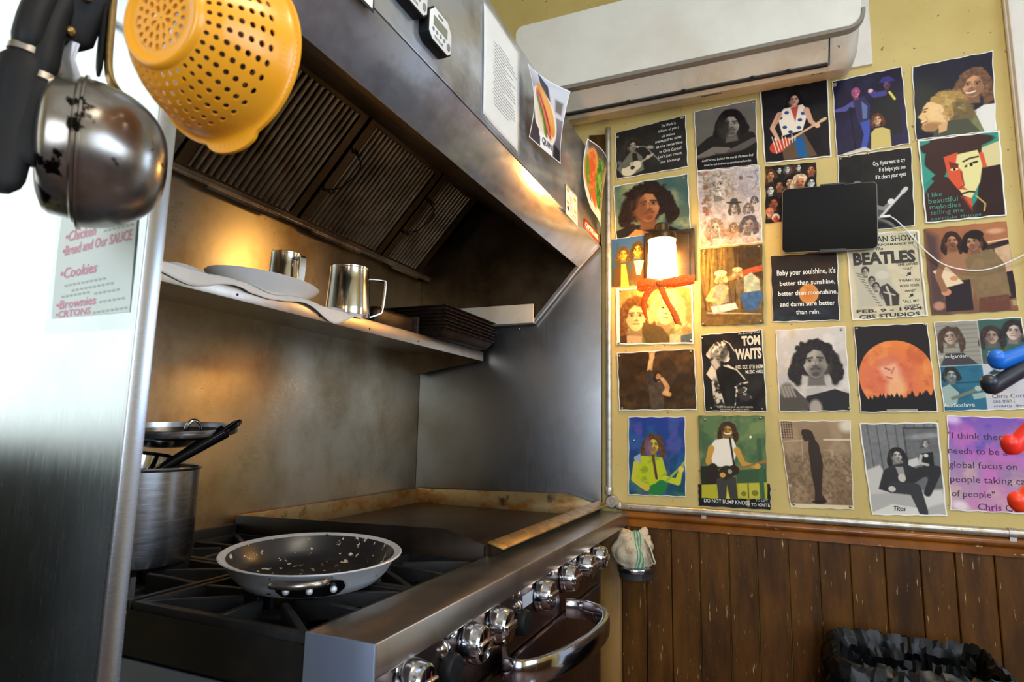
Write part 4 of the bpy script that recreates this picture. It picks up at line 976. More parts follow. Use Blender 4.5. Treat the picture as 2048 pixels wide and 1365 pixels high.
def p1(p):
    p.c[:] = (40, 37, 33); p.cloud((56, 52, 46), 5, 3, .4, .7, .6)
    p.head(.25, .36, .062, (176, 164, 146), (44, 34, 26), .7, 1.2, .16, (70, 60, 52), 1)
    p.poly([(.14, .60), (.2, .50), (.30, .50), (.38, .62), (.40, .9), (.12, 1), (.02, .78)], (108, 106, 92)); p.poly([(.24, .52), (.30, .52), (.34, .8), (.25, .8)], (40, 38, 36))
    p.guitar(.23, .82, .47, .66, .115, (214, 202, 170), (170, 158, 132), .014, (60, 50, 40)); p.line([(.05, .66), (.12, .76), (.22, .72)], .03, (100, 98, 86)); p.ell(.23, .73, .03, .035, (190, 172, 150)); p.ell(.46, .66, .025, .04, (190, 172, 150))
    p.line([(.31, .40), (.42, .42), (.62, .78)], .006, (150, 148, 140)); p.ell(.32, .41, .018, .016, (200, 198, 190)); p.ell(.50, .47, .05, .035, (200, 190, 160), .4, .6, .7)
def p2(p):
    p.grad((118, 112, 104), (70, 66, 60)); p.cloud((96, 92, 86), 4, 5, .4, .7, .5)
    p.poly([(0, .62), (.2, .48), (.45, .40), (.7, .42), (.95, .5), (1, .62), (1, 1), (0, 1)], (30, 27, 25))
    p.head(.58, .32, .17, (150, 142, 132), (22, 19, 18), .3, .3, .06, (60, 54, 48), 1, 1.4, -.06); p.ell(.46, .36, .10, .17, (40, 36, 33), 0, .6, .85)
    p.line([(.05, .78), (.3, .70), (.52, .72)], [.05, .075, .055], (112, 104, 96)); p.line([(.95, .62), (.75, .70), (.55, .76)], [.05, .06, .05], (86, 80, 74))
    for k in range(4): p.line([(.30+.05*k, .74+.012*k), (.46+.03*k, .79)], .008, (60, 54, 50), .8)
    p.poly([(0, .80), (1, .74), (1, 1), (0, 1)], (24, 22, 21), .05)
def p3(p):
    p.c[:] = (24, 22, 26); p.cloud((38, 33, 34), 5, 2, .45, .7, .6)
    p.head(.50, .20, .085, (206, 160, 134), (16, 14, 16), .1, 1.6, .18, None)
    p.poly([(.24, .40), (.34, .30), (.62, .28), (.70, .38), (.60, .62), (.30, .66)], (232, 220, 204)); p.poly([(.44, .30), (.56, .29), (.50, .50)], (186, 78, 64))
    for a, b in ((.28, .42), (.34, .55), (.42, .62), (.55, .58), (.62, .40), (.38, .36), (.57, .48)): p.ell(a, b, .035, .022, (40, 78, 128), .3)
    p.line([(.27, .37), (.15, .54), (.22, .68)], [.045, .036, .028], (206, 160, 132)); p.line([(.67, .36), (.73, .52), (.80, .58)], [.045, .036, .026], (206, 160, 132)); p.line([(.28, .36), (.19, .50)], .018, (176, 128, 104), .6); p.ell(.21, .69, .04, .035, (214, 168, 138))
    p.poly([(.26, .70), (.62, .66), (.80, .97), (.30, .98)], (96, 76, 58)); p.poly([(.46, .72), (.60, .70), (.66, .97), (.52, .97)], (30, 92, 148))
    p.guitar(.26, .78, .88, .53, .13, (196, 70, 46), (212, 180, 140), .017)
    for k in range(8): p.line([(.14+.05*k, .66+.02*(k % 3)), (.20+.04*k, .88-.02*k)], .007, (240, 232, 216))
    p.ell(.82, .58, .04, .035, (222, 176, 146))
def p4(p):
    p.grad((26, 24, 44), (44, 38, 66)); p.cloud((46, 42, 78), 4, 7, .5, .75, .6)
    for k in range(7): p.line([(.56+.05*k, .2), (.55+.055*k, .86)], .010, (30, 34, 34), .6)
    p.poly([(.58, .28), (.76, .24), (.90, .32), (.92, .84), (.56, .84)], (34, 36, 38)); p.line([(.80, .30), (.86, .40)], .018, (220, 204, 96))
    p.line([(.72, .30), (.60, .30), (.54, .24)], .045, (74, 66, 138)); p.ell(.54, .23, .035, .025, (222, 180, 150)); p.head(.77, .19, .055, (120, 84, 110), (40, 36, 90), -.3, 0, .03, (70, 50, 60)); p.poly([(.66, .15), (.72, .09), (.82, .09), (.90, .17)], (56, 52, 120))
    p.line([(.34, .34), (.16, .40), (.03, .40)], [.06, .045, .025], (84, 84, 150)); p.poly([(.28, .30), (.44, .28), (.52, .42), (.48, .62), (.34, .64)], (56, 50, 84)); p.poly([(.40, .34), (.48, .42), (.46, .58), (.40, .58)], (92, 116, 160))
    p.poly([(.36, .62), (.50, .60), (.48, .80), (.42, .98), (.34, .96), (.40, .78)], (66, 84, 170)); p.head(.33, .22, .06, (206, 112, 146), (150, 70, 120), .2, 0, .03, None); p.line([(.24, .42), (.27, .98)], .010, (30, 28, 36)); p.ell(.24, .41, .03, .02, (34, 34, 40))
    p.head(.60, .62, .062, (222, 172, 134), (94, 54, 36), .2, 1.0, .06, None); p.poly([(.50, .78), (.56, .73), (.66, .73), (.76, .78), (.76, 1), (.48, 1)], (206, 186, 112)); p.poly([(.1, .98), (.4, .94), (.5, 1), (.1, 1)], (204, 196, 190))
def p5(p):
    p.c[:] = (24, 26, 44); p.cloud((40, 44, 70), 5, 9, .5, .8, .6); p.ell(.1, .5, .25, .3, (60, 62, 40), 0, .9, .5)
    p.head(.75, .38, .155, (206, 150, 112), (104, 74, 54), -.35, 1.1, .16, (120, 80, 60), tilt=.08); p.line([(.66, .475), (.71, .485), (.77, .47)], .010, (240, 230, 220))
    p.poly([(.70, .74), (.86, .66), (1, .66), (1, 1), (.72, 1)], (224, 220, 212)); p.poly([(.60, .62), (.76, .74), (.86, 1), (.5, 1)], (118, 126, 84))
    p.ell(.44, .60, .25, .20, (170, 134, 76), .3, .14, rough=.18, seed=4); p.ell(.60, .74, .15, .18, (112, 94, 62), 0, .25, rough=.22, seed=6)
    p.poly([(.17, .52), (.30, .50), (.42, .60), (.44, .80), (.30, .92), (.13, .90), (.085, .86), (.10, .80), (.075, .775), (.09, .75), (.04, .70), (.10, .64), (.115, .58)], (232, 188, 128), .02)
    p.ell(.24, .86, .15, .07, (150, 104, 62), .15, .5, .75); p.ell(.30, .66, .14, .12, (240, 204, 148), 0, .9, .6); p.line([(.10, .615), (.17, .60)], .012, (120, 84, 50), .8); p.ell(.135, .640, .022, .010, (50, 34, 26), 0, .5); p.line([(.085, .79), (.15, .775)], .010, (120, 60, 50), .8); p.line([(.095, .775), (.14, .765)], .007, (246, 236, 226))
    p.line([(.14, .70), (.17, .76), (.15, .80)], .008, (190, 140, 90), .6); p.ell(.39, .70, .032, .04, (206, 152, 104), 0, .2); p.line([(.26, .49), (.40, .56), (.45, .72)], .05, (176, 140, 80)); p.cloud((206, 176, 110), 22, 5, .55, .7, .6, (.25, .42, .62, .72)); p.cloud((96, 76, 50), 22, 15, .55, .7, .5, (.35, .5, .78, .95))
    p.poly([(.24, .92), (.42, .80), (.66, .80), (.82, 1), (.22, 1)], (72, 76, 62)); p.poly([(.30, .84), (.42, .80), (.40, .92), (.30, .95)], (214, 168, 116))
def p6(p):
    p.grad((126, 138, 102), (72, 96, 88), False); p.cloud((186, 182, 132), 4, 12, .5, .7, .6); p.cloud((54, 84, 82), 4, 14, .5, .7, .6)
    p.poly([(0, .86), (.2, .78), (.66, .82), (.9, 1), (0, 1)], (34, 32, 32))
    p.head(.45, .44, .19, (184, 122, 80), (42, 30, 24), .35, .55, .20, (84, 54, 38), hw=1.75); p.ell(.36, .5, .08, .24, (120, 74, 46), 0, .6, .6)
    for k in range(26): a = RNG.uniform(-2.9, -.2); r = RNG.uniform(.8, 1.15); p.ell(.46+.25*r*math.cos(a), .40+.36*r*math.sin(a), .022, .026, (40, 28, 22), 0, .5, .9)
    for k in range(14): p.ell(.22+RNG.uniform(-.06, .05), .45+.025*k, .03, .03, (46, 32, 26), 0, .5, .8); p.ell(.72+RNG.uniform(-.04, .03), .35+.02*k, .024, .026, (46, 32, 26), 0, .5, .8)
    p.poly([(.14, 1), (.28, .86), (.46, .94), (.40, 1)], (176, 120, 72))
def p7(p):
    p.c[:] = (172, 164, 158); p.cloud((206, 198, 196), 6, 3, .45, .65, .7); p.cloud((150, 96, 70), 5, 8, .60, .70, .7); p.cloud((150, 144, 168), 5, 21, .55, .7, .6)
    p.ell(.86, .12, .24, .20, (188, 184, 190), .3, .25, .8); p.ell(.80, .2, .2, .16, (168, 164, 168), .5, .3, .8); p.line([(.92, .08), (.95, .14), (.97, .19), (.93, .21), (.94, .25), (.88, .30)], .006, (100, 90, 94), .6); p.ell(.84, .14, .05, .012, (96, 86, 90), .2, .5, .6); p.ell(.70, .28, .14, .07, (150, 142, 146), .4, .6, .6); p.ell(.70, .14, .03, .03, (120, 70, 50), 0, .6, .8)
    G = (128, 118, 112)
    p.head(.32, .20, .155, (190, 182, 172), (150, 142, 130), .1, 1.3, .10, None, 1, .9, -.1); p.line([(.36, .33), (.5, .42), (.66, .44)], [.02, .04, .03], (176, 166, 156)); p.line([(.36, .30), (.37, .35)], .01, (240, 236, 230))
    p.head(.58, .52, .06, (186, 174, 160), (92, 82, 74), 0, 1.2, .1, None, 1); p.ell(.58, .455, .13, .016, (60, 56, 56), .06); p.ell(.58, .43, .06, .03, (70, 66, 66)); p.head(.80, .54, .055, (176, 166, 156), (112, 98, 90), -.2, 1, .2, None, 1); p.head(.90, .44, .04, (170, 160, 152), (84, 76, 72), 0, .6, .2, None, 1)
    p.head(.26, .76, .10, (200, 186, 170), (146, 124, 108), .2, .9, .14, (110, 96, 88), 1); p.head(.80, .76, .10, (176, 158, 142), (84, 78, 84), -.3, .5, .12, (90, 80, 76), 1, tilt=.2); p.head(.56, .78, .055, (186, 160, 134), (120, 96, 76), 0, .4, .2, None, 1)
    p.cloud((118, 70, 48), 7, 31, .62, .70, .7, (0, .0, .2, 1)); p.cloud((196, 150, 104), 6, 40, .55, .7, .5, (0, .7, 1, 1)); p.grain(.14, 40, 5)
def p8(p):
    p.c[:] = (26, 22, 20); p.cloud((150, 70, 34), 4, 4, .55, .75, .5)
    B = (208, 206, 200); C1 = (214, 150, 106)
    for cx, cy, r, sk, hr, hl in ((.10, .16, .085, C1, (70, 44, 26), .1), (.28, .08, .05, B, (20, 20, 20), .3), (.44, .08, .055, B, (70, 66, 64), .8), (.66, .06, .055, B, (18, 18, 18), 0), (.90, .13, .085, (216, 128, 88), (40, 30, 26), 0),
        (.10, .42, .08, B, (34, 32, 30), .6), (.28, .36, .085, (176, 112, 74), (20, 16, 16), 0), (.48, .32, .085, (208, 156, 124), (18, 16, 16), .1), (.68, .34, .12, (206, 130, 90), (196, 172, 140), .1), (.90, .36, .08, B, (22, 20, 20), .8), (.16, .66, .10, (178, 96, 60), (24, 18, 16), .3), (.08, .82, .075, (222, 150, 116), (200, 120, 84), 0), (.20, .93, .07, (206, 88, 66), (220, 206, 196), 0)):
        p.head(cx, cy, r, sk, hr, RNG.uniform(-.4, .4), hl, .08, (60, 46, 40) if r > .08 and cy < .7 else None)
def p9(p):
    p.c[:] = (26, 24, 25); p.cloud((40, 37, 37), 5, 4, .45, .7, .6); p.head(.26, .42, .055, (196, 192, 186), (120, 112, 104), -.1, .9, .22, None, 1); p.poly([(.18, .55), (.34, .52), (.56, .70), (.60, .86), (.2, .9)], (84, 80, 76))
    p.line([(.48, .70), (.60, .74), (.72, .66)], .03, (140, 136, 130)); p.guitar(.40, .98, .86, .56, .16, (60, 58, 58), (206, 202, 196), .020); p.ell(.70, .66, .045, .035, (224, 220, 214))
    p.ell(.42, 1.08, .36, .24, (128, 122, 118), 0, .05); p.ell(.41, 1.11, .345, .24, (44, 42, 44), 0, .1)
def p10(p):
    p.c[:] = (52, 140, 124); p.cloud((44, 126, 112), 5, 3, .45, .7, .5); dk = (58, 34, 32)
    p.poly([(.70, .2), (1, .12), (1, .42), (.82, .44)], (214, 200, 146)); p.poly([(.0, 1), (.06, .60), (.22, .46), (.40, .50), (.60, .86), (.98, .42), (1, 1)], dk); p.poly([(.74, .42), (1, .4), (1, 1), (.62, 1)], (46, 28, 28))
    p.ell(.45, .10, .48, .085, dk, -.06); p.poly([(.12, .14), (.16, -.02), (.76, -.02), (.78, .14)], dk); p.ell(.20, .30, .14, .22, dk, 0, .1)
    p.poly([(.24, .12), (.78, .12), (.76, .27), (.30, .30)], dk); sk = (226, 216, 150); rd = (216, 84, 52)
    p.poly([(.34, .24), (.72, .20), (.77, .36), (.72, .58), (.60, .76), (.50, .72), (.36, .48)], sk); p.poly([(.30, .24), (.48, .20), (.44, .34), (.52, .44), (.50, .60), (.56, .66), (.44, .64), (.34, .50)], rd); p.poly([(.36, .30), (.48, .34), (.46, .42), (.38, .40)], (120, 36, 34))
    p.ell(.42, .40, .05, .016, (232, 222, 160)); p.ell(.42, .40, .018, .016, (30, 20, 20)); p.line([(.56, .38), (.64, .35), (.70, .34)], .014, (40, 26, 24)); p.ell(.63, .37, .05, .015, (236, 230, 170)); p.ell(.63, .37, .02, .016, (30, 20, 20)); p.line([(.54, .32), (.62, .29), (.72, .28)], .012, (60, 40, 34))
    p.line([(.50, .44), (.52, .60), (.47, .63)], .010, (150, 50, 40)); p.line([(.48, .70), (.58, .68), (.64, .69)], .012, (60, 34, 30)); p.poly([(.46, .72), (.60, .76), (.60, .92), (.50, .80)], rd); p.line([(.66, .74), (.76, .84), (.74, .92)], .010, (206, 170, 90)); p.line([(.76, .25), (.79, .40)], .025, rd)
    p.poly([(0, .66), (.06, .62), (.5, .74), (.66, 1), (0, 1)], dk, .05); p.poly([(0, .06), (.06, .2), (.04, .3), (.18, .44), (.0, .56)], (60, 150, 132), .02)
def p11(p):
    p.grad((54, 92, 150), (52, 62, 52)); p.cloud((70, 60, 40), 5, 6, .5, .7, .7, (.2, .1, 1, 1)); p.head(.36, .34, .12, (222, 166, 66), (84, 62, 34), .2, 1.4, .14, None); p.head(.74, .28, .125, (226, 170, 70), (72, 52, 30), 0, 1.3, .10, (190, 130, 50), tilt=.08)
    p.line([(.60, .26), (.68, .24), (.70, .30), (.62, .30), (.60, .26)], .008, (40, 26, 18)); p.line([(.76, .25), (.84, .24), (.86, .29), (.78, .30)], .008, (40, 26, 18))
    p.poly([(.08, 1), (.12, .62), (.3, .52), (.48, .6), (.56, 1)], (86, 62, 36)); p.poly([(.30, .54), (.42, .54), (.5, 1), (.28, 1)], (206, 160, 70)); p.poly([(.52, 1), (.58, .58), (.72, .5), (.92, .52), (1, .64), (1, 1)], (84, 60, 34)); p.poly([(.64, .50), (.90, .50), (.80, .78), (.70, .78)], (240, 226, 176)); p.cloud((120, 150, 120), 3, 9, .5, .8, .6, (.5, .85, 1, 1))
def p12(p):
    p.c[:] = (150, 130, 74); p.cloud((96, 110, 60), 7, 6, .5, .65, .7); p.cloud((206, 186, 130), 9, 16, .55, .7, .6); p.head(.26, .50, .155, (238, 200, 142), (104, 68, 34), .15, 1.0, .10, None, lit=.5); p.head(.68, .40, .16, (242, 206, 150), (196, 166, 110), -.1, .4, .14, None, lit=.5, tilt=.25)
    p.poly([(.36, .62), (.60, .70), (.74, .96), (.40, 1), (.34, .8)], (92, 78, 44)); p.poly([(.02, .86), (.16, .82), (.2, 1), (.02, 1)], (80, 58, 38)); p.poly([(.14, .84), (.34, .86), (.34, 1), (.14, 1)], (206, 160, 120)); p.poly([(.84, .86), (1, .82), (1, 1), (.84, 1)], (76, 92, 100)); p.poly([(.70, .84), (.84, .84), (.84, 1), (.70, 1)], (226, 180, 140)); p.grain(.12, 30, 8); p.border(.05, W_, 1, .3, .35, .35)
def p13(p):
    p.c[:] = (104, 84, 44)
    for k in range(26): x = RNG.uniform(0, 1); p.line([(x, -.02), (x+RNG.uniform(-.06, .06), .4), (x+RNG.uniform(-.1, .1), .8)], RNG.uniform(.006, .02), (150, 120, 62) if k % 2 else (66, 50, 28), .6)
    p.poly([(.55, 0), (1, 0), (1, .45), (.62, .34)], (52, 40, 26), .1, .8); p.poly([(.66, .32), (1, .26), (1, .34), (.66, .38)], (180, 82, 44)); p.poly([(.36, .40), (.6, .36), (.62, .42), (.4, .44)], (190, 120, 60))
    p.head(.34, .40, .065, (216, 176, 120), (190, 170, 120), .3, .3, .1, (150, 110, 70)); p.ell(.33, .335, .10, .04, (222, 206, 158)); p.head(.60, .35, .055, (206, 160, 110), (150, 132, 92), -.2, .3, .1, (110, 84, 52)); p.ell(.60, .30, .08, .03, (190, 176, 130))
    p.poly([(.18, .52), (.30, .47), (.44, .50), (.46, .70), (.20, .76)], (150, 142, 130)); p.line([(.20, .55), (.12, .66), (.30, .70)], .04, (206, 168, 114)); p.line([(.42, .54), (.36, .66), (.30, .72)], .035, (206, 168, 114))
    p.poly([(.70, .40), (.82, .35), (.94, .44), (.96, .58), (.70, .60)], (168, 176, 150)); p.poly([(.56, .44), (.70, .42), (.70, .60), (.58, .62)], (116, 96, 62)); p.poly([(.62, .62), (.96, .58), (1, .66), (.9, .82), (.72, .84)], (62, 96, 142)); p.poly([(.16, .76), (.56, .72), (.60, .80), (.20, .86)], (206, 204, 196)); p.line([(.10, .84), (.6, .86), (.95, .88)], .012, (200, 176, 120)); p.poly([(0, .88), (1, .88), (1, 1), (0, 1)], (112, 88, 44), .05); p.grain(.22, 18, 3)
def p14(p):
    p.grad((44, 32, 22), (30, 32, 38)); p.cloud((74, 50, 26), 4, 5, .5, .75, .6, (0, 0, 1, .5)); p.cloud((60, 76, 92), 4, 15, .5, .8, .6, (0, .78, 1, 1)); p.ell(.56, .60, .145, .145, (212, 142, 66), 0, .06); p.ell(.54, .59, .10, .10, (196, 112, 48), 0, .8, .7); p.cloud((230, 176, 110), 10, 7, .58, .68, .5, (.44, .46, .68, .74))
def p15(p):
    p.c[:] = (208, 198, 168); p.cloud((190, 178, 144), 5, 6, .45, .7, .6); p.poly([(.06, .36), (.52, .36), (.66, .86), (.10, .86)], (186, 180, 160), .05)
    for a, b, r in ((.23, .45, .05), (.31, .56, .045), (.36, .63, .045), (.44, .72, .04)): p.head(a, b, r, (176, 168, 150), (60, 56, 52), .3, 0, .05, None, 1)
    for k in range(12): p.line([(.10+.025*k, .46+.035*k), (.17+.022*k, .48+.034*k)], .006, (84, 78, 70), .8)
    p.poly([(.40, .64), (.52, .60), (.66, .74), (.64, .86), (.48, .86)], (66, 60, 56)); p.line([(.50, .64), (.54, .74), (.54, .85)], .014, (200, 190, 170)); p.line([(.46, .70), (.60, .74)], .010, (200, 190, 170)); p.ell(.46, .5, .09, .05, (200, 196, 180), 0, .3); p.border(.02, (236, 232, 220)); p.line([(.965, .03), (.968, .98)], .006, (70, 64, 56), .8)
def p16(p):
    p.grad((176, 112, 74), (120, 84, 64)); p.cloud((148, 92, 62), 4, 7, .45, .7, .6); p.poly([(0, 0), (.16, .1), (.2, 1), (0, 1)], (84, 62, 58), .1); p.poly([(.72, .26), (1, .2), (1, .86), (.8, .9)], (44, 32, 34)); p.poly([(.82, .30), (1, .26), (1, .56), (.86, .58)], (206, 170, 136)); p.line([(.76, .22), (1, .2)], .012, (226, 190, 150)); p.ell(.86, .1, .1, .03, (236, 190, 160), 0, .8, .6)
    p.poly([(.16, .44), (.24, .32), (.48, .30), (.56, .62), (.48, .95), (.20, .95), (.14, .62)], (158, 112, 82)); p.poly([(.18, .64), (.50, .62), (.50, .97), (.18, .97)], (44, 34, 38)); p.head(.33, .17, .085, (196, 130, 96), (50, 32, 26), .3, 1.3, .08, (60, 38, 30))
    p.poly([(.46, .40), (.58, .32), (.80, .30), (.92, .48), (.94, .84), (.56, .86), (.50, .64)], (128, 104, 72)); p.poly([(.58, .84), (.92, .82), (.92, 1), (.56, 1)], (104, 62, 48)); p.head(.58, .20, .095, (198, 138, 104), (34, 24, 22), -.5, .5, .10, (90, 60, 46), tilt=-.1); p.ell(.62, .12, .10, .055, (36, 26, 24), .2, .2, rough=.1)
    p.line([(.62, .44), (.52, .58), (.34, .60)], [.06, .05, .04], (138, 112, 76)); p.poly([(.06, .50), (.24, .46), (.42, .66), (.20, .70)], (228, 204, 166)); p.ell(.31, .60, .05, .028, (208, 142, 106)); p.ell(.20, .75, .06, .04, (206, 140, 104)); p.line([(.2, .4), (.12, .56), (.18, .72)], .04, (150, 106, 76)); p.ell(.1, .9, .07, .05, (206, 150, 120), 0, .5, .8); p.cloud((150, 124, 88), 9, 3, .5, .65, .35, (.55, .3, .95, .85))
def p17(p):
    p.c[:] = (58, 42, 22); p.cloud((92, 68, 36), 6, 6, .42, .7, .7); p.line([(.44, .55), (.42, .34), (.455, .10)], [.045, .035, .026], (216, 166, 110)); p.ell(.46, .10, .035, .055, (224, 176, 120)); 
    for k in range(4): p.line([(.44+.014*k, .08), (.428+.024*k, .015)], .0075, (224, 176, 120))
    p.line([(.42, .38), (.44, .56)], .045, (66, 58, 48)); p.poly([(.40, .58), (.46, .50), (.56, .52), (.60, .64), (.58, .98), (.42, .98)], (82, 70, 54)); p.ell(.52, .44, .05, .10, (56, 34, 20), .3, .2, rough=.1); p.ell(.535, .46, .034, .07, (196, 142, 92)); p.line([(.57, .50), (.52, .50)], .012, (20, 18, 18)); p.line([(.59, .50), (.64, .62), (.62, .72)], [.024, .03, .034], (206, 154, 100)); p.ell(.58, .49, .025, .035, (214, 162, 108)); p.line([(.60, .72), (.66, .74)], .03, (210, 160, 106)); p.grain(.18, 22, 6)
def p18(p):
    p.c[:] = (28, 24, 19); p.cloud((52, 42, 28), 5, 4, .5, .75, .6); p.head(.29, .25, .115, (206, 196, 172), (216, 206, 182), .6, .1, .22, (60, 52, 42), 1, 1, .3, 1); p.cloud((40, 34, 26), 16, 4, .5, .58, .8, (.16, .06, .46, .2)); p.ell(.38, .26, .06, .10, (34, 29, 23), .3, .6, .7); p.line([(.38, .10), (.47, .14), (.54, .24)], .009, (216, 206, 182)); p.poly([(.14, .36), (.22, .32), (.30, .42), (.22, .48)], (196, 186, 162), .03)
    p.poly([(.06, .52), (.16, .40), (.22, .48), (.24, .62), (.14, .60)], (222, 210, 184)); p.poly([(.14, .62), (.24, .58), (.34, .94), (.16, .94)], (206, 196, 172)); p.cloud((24, 20, 16), 9, 3, .5, .58, .9, (.1, .6, .36, .96)); p.line([(.36, .42), (.56, .48), (.68, .60)], .012, (216, 204, 178)); p.line([(.42, .42), (.50, .46)], .016, (226, 214, 190)); p.ell(.62, .74, .09, .035, (222, 210, 184), -.35); p.line([(.52, .70), (.60, .66), (.72, .64)], .014, (216, 204, 178)); p.ell(.66, .82, .10, .05, (206, 194, 170), 0, .3, .8, .2); p.line([(.55, .66), (.50, .92)], .010, (216, 204, 178)); p.cloud((24, 20, 16), 10, 13, .52, .58, .8, (.45, .6, .85, .96))
def p19(p):
    p.grad((206, 200, 190), (176, 170, 162)); p.cloud((226, 220, 212), 4, 5, .5, .7, .7); p.cloud((206, 176, 128), 4, 15, .55, .75, .6, (0, 0, .35, .5)); p.poly([(.3, 1), (.4, .82), (.8, .74), (1, .80), (1, 1)], (42, 38, 36)); p.poly([(0, .78), (.24, .72), (.44, .9), (.4, 1), (0, 1)], (84, 76, 66))
    p.head(.55, .40, .205, (176, 166, 152), (40, 34, 30), -.05, .75, .16, (52, 46, 42), 1, .8, hw=1.5); p.ell(.52, .96, .09, .1, (168, 156, 142), 0, .4); p.ell(.12, .74, .10, .09, (120, 112, 102), .4, .4)
    for k in range(4): p.line([(.05+.045*k, .70), (.09+.05*k, .82)], .014, (150, 140, 128))
def p20(p):
    p.c[:] = (40, 30, 28); p.ell(.52, .60, .50, .415, (226, 128, 60), 0, .02); p.ell(.42, .66, .40, .34, (214, 106, 84), 0, .7, .7); p.cloud((190, 84, 52), 5, 6, .5, .68, .6, (.06, .25, .98, .9)); p.cloud((242, 160, 84), 5, 16, .55, .75, .6, (.06, .2, .98, .9)); p.ell(.52, .60, .505, .42, (40, 30, 28), 0, .02, 0)
    p.ell(.44, .52, .13, .13, (240, 186, 150), -.5, .6, .75); p.ell(.50, .72, .12, .12, (244, 196, 140), .4, .7, .7); p.line([(.38, .50), (.44, .52)], .012, (150, 62, 60), .7); p.line([(.46, .56), (.50, .50)], .01, (170, 80, 64), .6); p.ell(.40, .42, .16, .05, (206, 110, 76), -.3, .6, .7); p.line([(.39, .60), (.46, .62)], .012, (176, 80, 70), .7)
    m = (((p.x-.52)/.50)**2+((p.y-.60)/.415)**2 > 1).astype(float); p.put(m, (38, 29, 27))
    rr = np.random.default_rng(5); xs = rr.uniform(0, 1, 46); y0 = .86-.02*np.sin(3*p.x)-.05*(p.x > .55)*(p.x-.55)/.45; hgt = np.zeros_like(p.x)
    for x in xs: hgt = np.maximum(hgt, np.clip(1-np.abs(p.x-x)/.028, 0, 1)*rr.uniform(.02, .075))
    p.put((p.y-(y0-hgt))/.012, (30, 24, 22))
def p21(p):
    p.c[:] = (120, 116, 110); p.poly([(0, 0), (.5, 0), (.5, .5), (0, .5)], (150, 146, 132))
    for k in range(10): p.line([(0, .05*k), (.5, .05*k)], .006, (116, 112, 102), .7)
    p.head(.17, .17, .085, (186, 160, 138), (74, 58, 48), -.3, 1.6, .22, None, hw=1.6); p.poly([(.02, .5), (.10, .36), (.30, .36), (.46, .5)], (66, 62, 66)); p.poly([(.5, 0), (1, 0), (1, .5), (.5, .5)], (60, 92, 84)); p.head(.64, .19, .085, (170, 146, 130), (54, 44, 42), .1, 1.1, .05, None, hw=1.45); p.poly([(.52, .5), (.58, .36), (.76, .36), (.80, .5)], (96, 84, 74)); p.head(.89, .15, .095, (206, 180, 166), (44, 38, 38), -.3, .4, .06, None, tilt=.15); p.poly([(.76, .5), (.84, .34), (1, .32), (1, .5)], (40, 38, 42))
    p.poly([(0, .5), (.5, .5), (.5, 1), (0, 1)], (42, 104, 128)); p.cloud((28, 74, 96), 4, 6, .5, .7, .7, (0, .5, .5, 1)); p.line([(.1, .69), (.5, .69)], .01, (24, 66, 88)); p.head(.13, .60, .07, (160, 170, 160), (36, 40, 40), .5, .2, .1, (60, 66, 62)); p.poly([(0, .74), (.10, .70), (.20, .80), (.16, .92), (0, .95)], (150, 172, 164)); p.line([(.12, .86), (.44, .76)], .022, (110, 120, 100)); p.ell(.42, .76, .04, .03, (170, 180, 160)); p.poly([(.34, .82), (.5, .80), (.5, .86), (.36, .88)], (150, 170, 160))
    p.poly([(.5, .5), (1, .5), (1, 1), (.5, 1)], (190, 192, 200)); p.cloud((150, 158, 178), 4, 12, .5, .7, .7, (.5, .5, 1, .8)); p.cloud((206, 196, 188), 5, 14, .5, .7, .7, (.5, .74, 1, 1)); p.poly([(.55, .60), (.62, .56), (.72, .60), (.6, .62)], (40, 60, 66)); p.line([(.82, .62), (1, .60)], .03, (40, 42, 48)); p.line([(0, .5), (1, .5)], .004, (220, 218, 210)); p.line([(.5, 0), (.5, 1)], .004, (220, 218, 210))
def p22(p):
    p.grad((40, 62, 142), (30, 74, 84)); p.cloud((92, 84, 160), 5, 6, .48, .68, .7); p.cloud((34, 96, 150), 5, 16, .5, .7, .6); p.cloud((70, 120, 60), 5, 26, .5, .7, .7, (0, .75, 1, 1)); p.head(.44, .36, .115, (206, 180, 66), (88, 60, 40), .5, .9, .2, (130, 90, 60), hw=1.55); p.ell(.36, .40, .06, .12, (120, 84, 140), 0, .6, .7)
    p.poly([(.10, .60), (.24, .50), (.60, .52), (.68, .72), (.60, .92), (.16, .84)], (182, 192, 40)); p.poly([(.10, .52), (.22, .47), (.22, .60), (.12, .62)], (150, 160, 190)); p.cloud((110, 140, 40), 7, 6, .5, .66, .6, (.1, .5, .7, .9)); p.line([(.14, .60), (.10, .80), (.30, .90)], .05, (196, 186, 60)); p.line([(.64, .78), (.86, .82), (.92, .66)], [.05, .055, .03], (190, 196, 50)); p.line([(.44, .50), (.50, .78)], .022, (84, 60, 50))
    p.guitar(.52, .92, .96, .60, .15, (40, 120, 60), (150, 170, 70), .020); p.ell(.32, .90, .06, .045, (206, 176, 60)); p.ell(.92, .66, .05, .04, (222, 190, 90)); p.border(.012, (226, 226, 214))
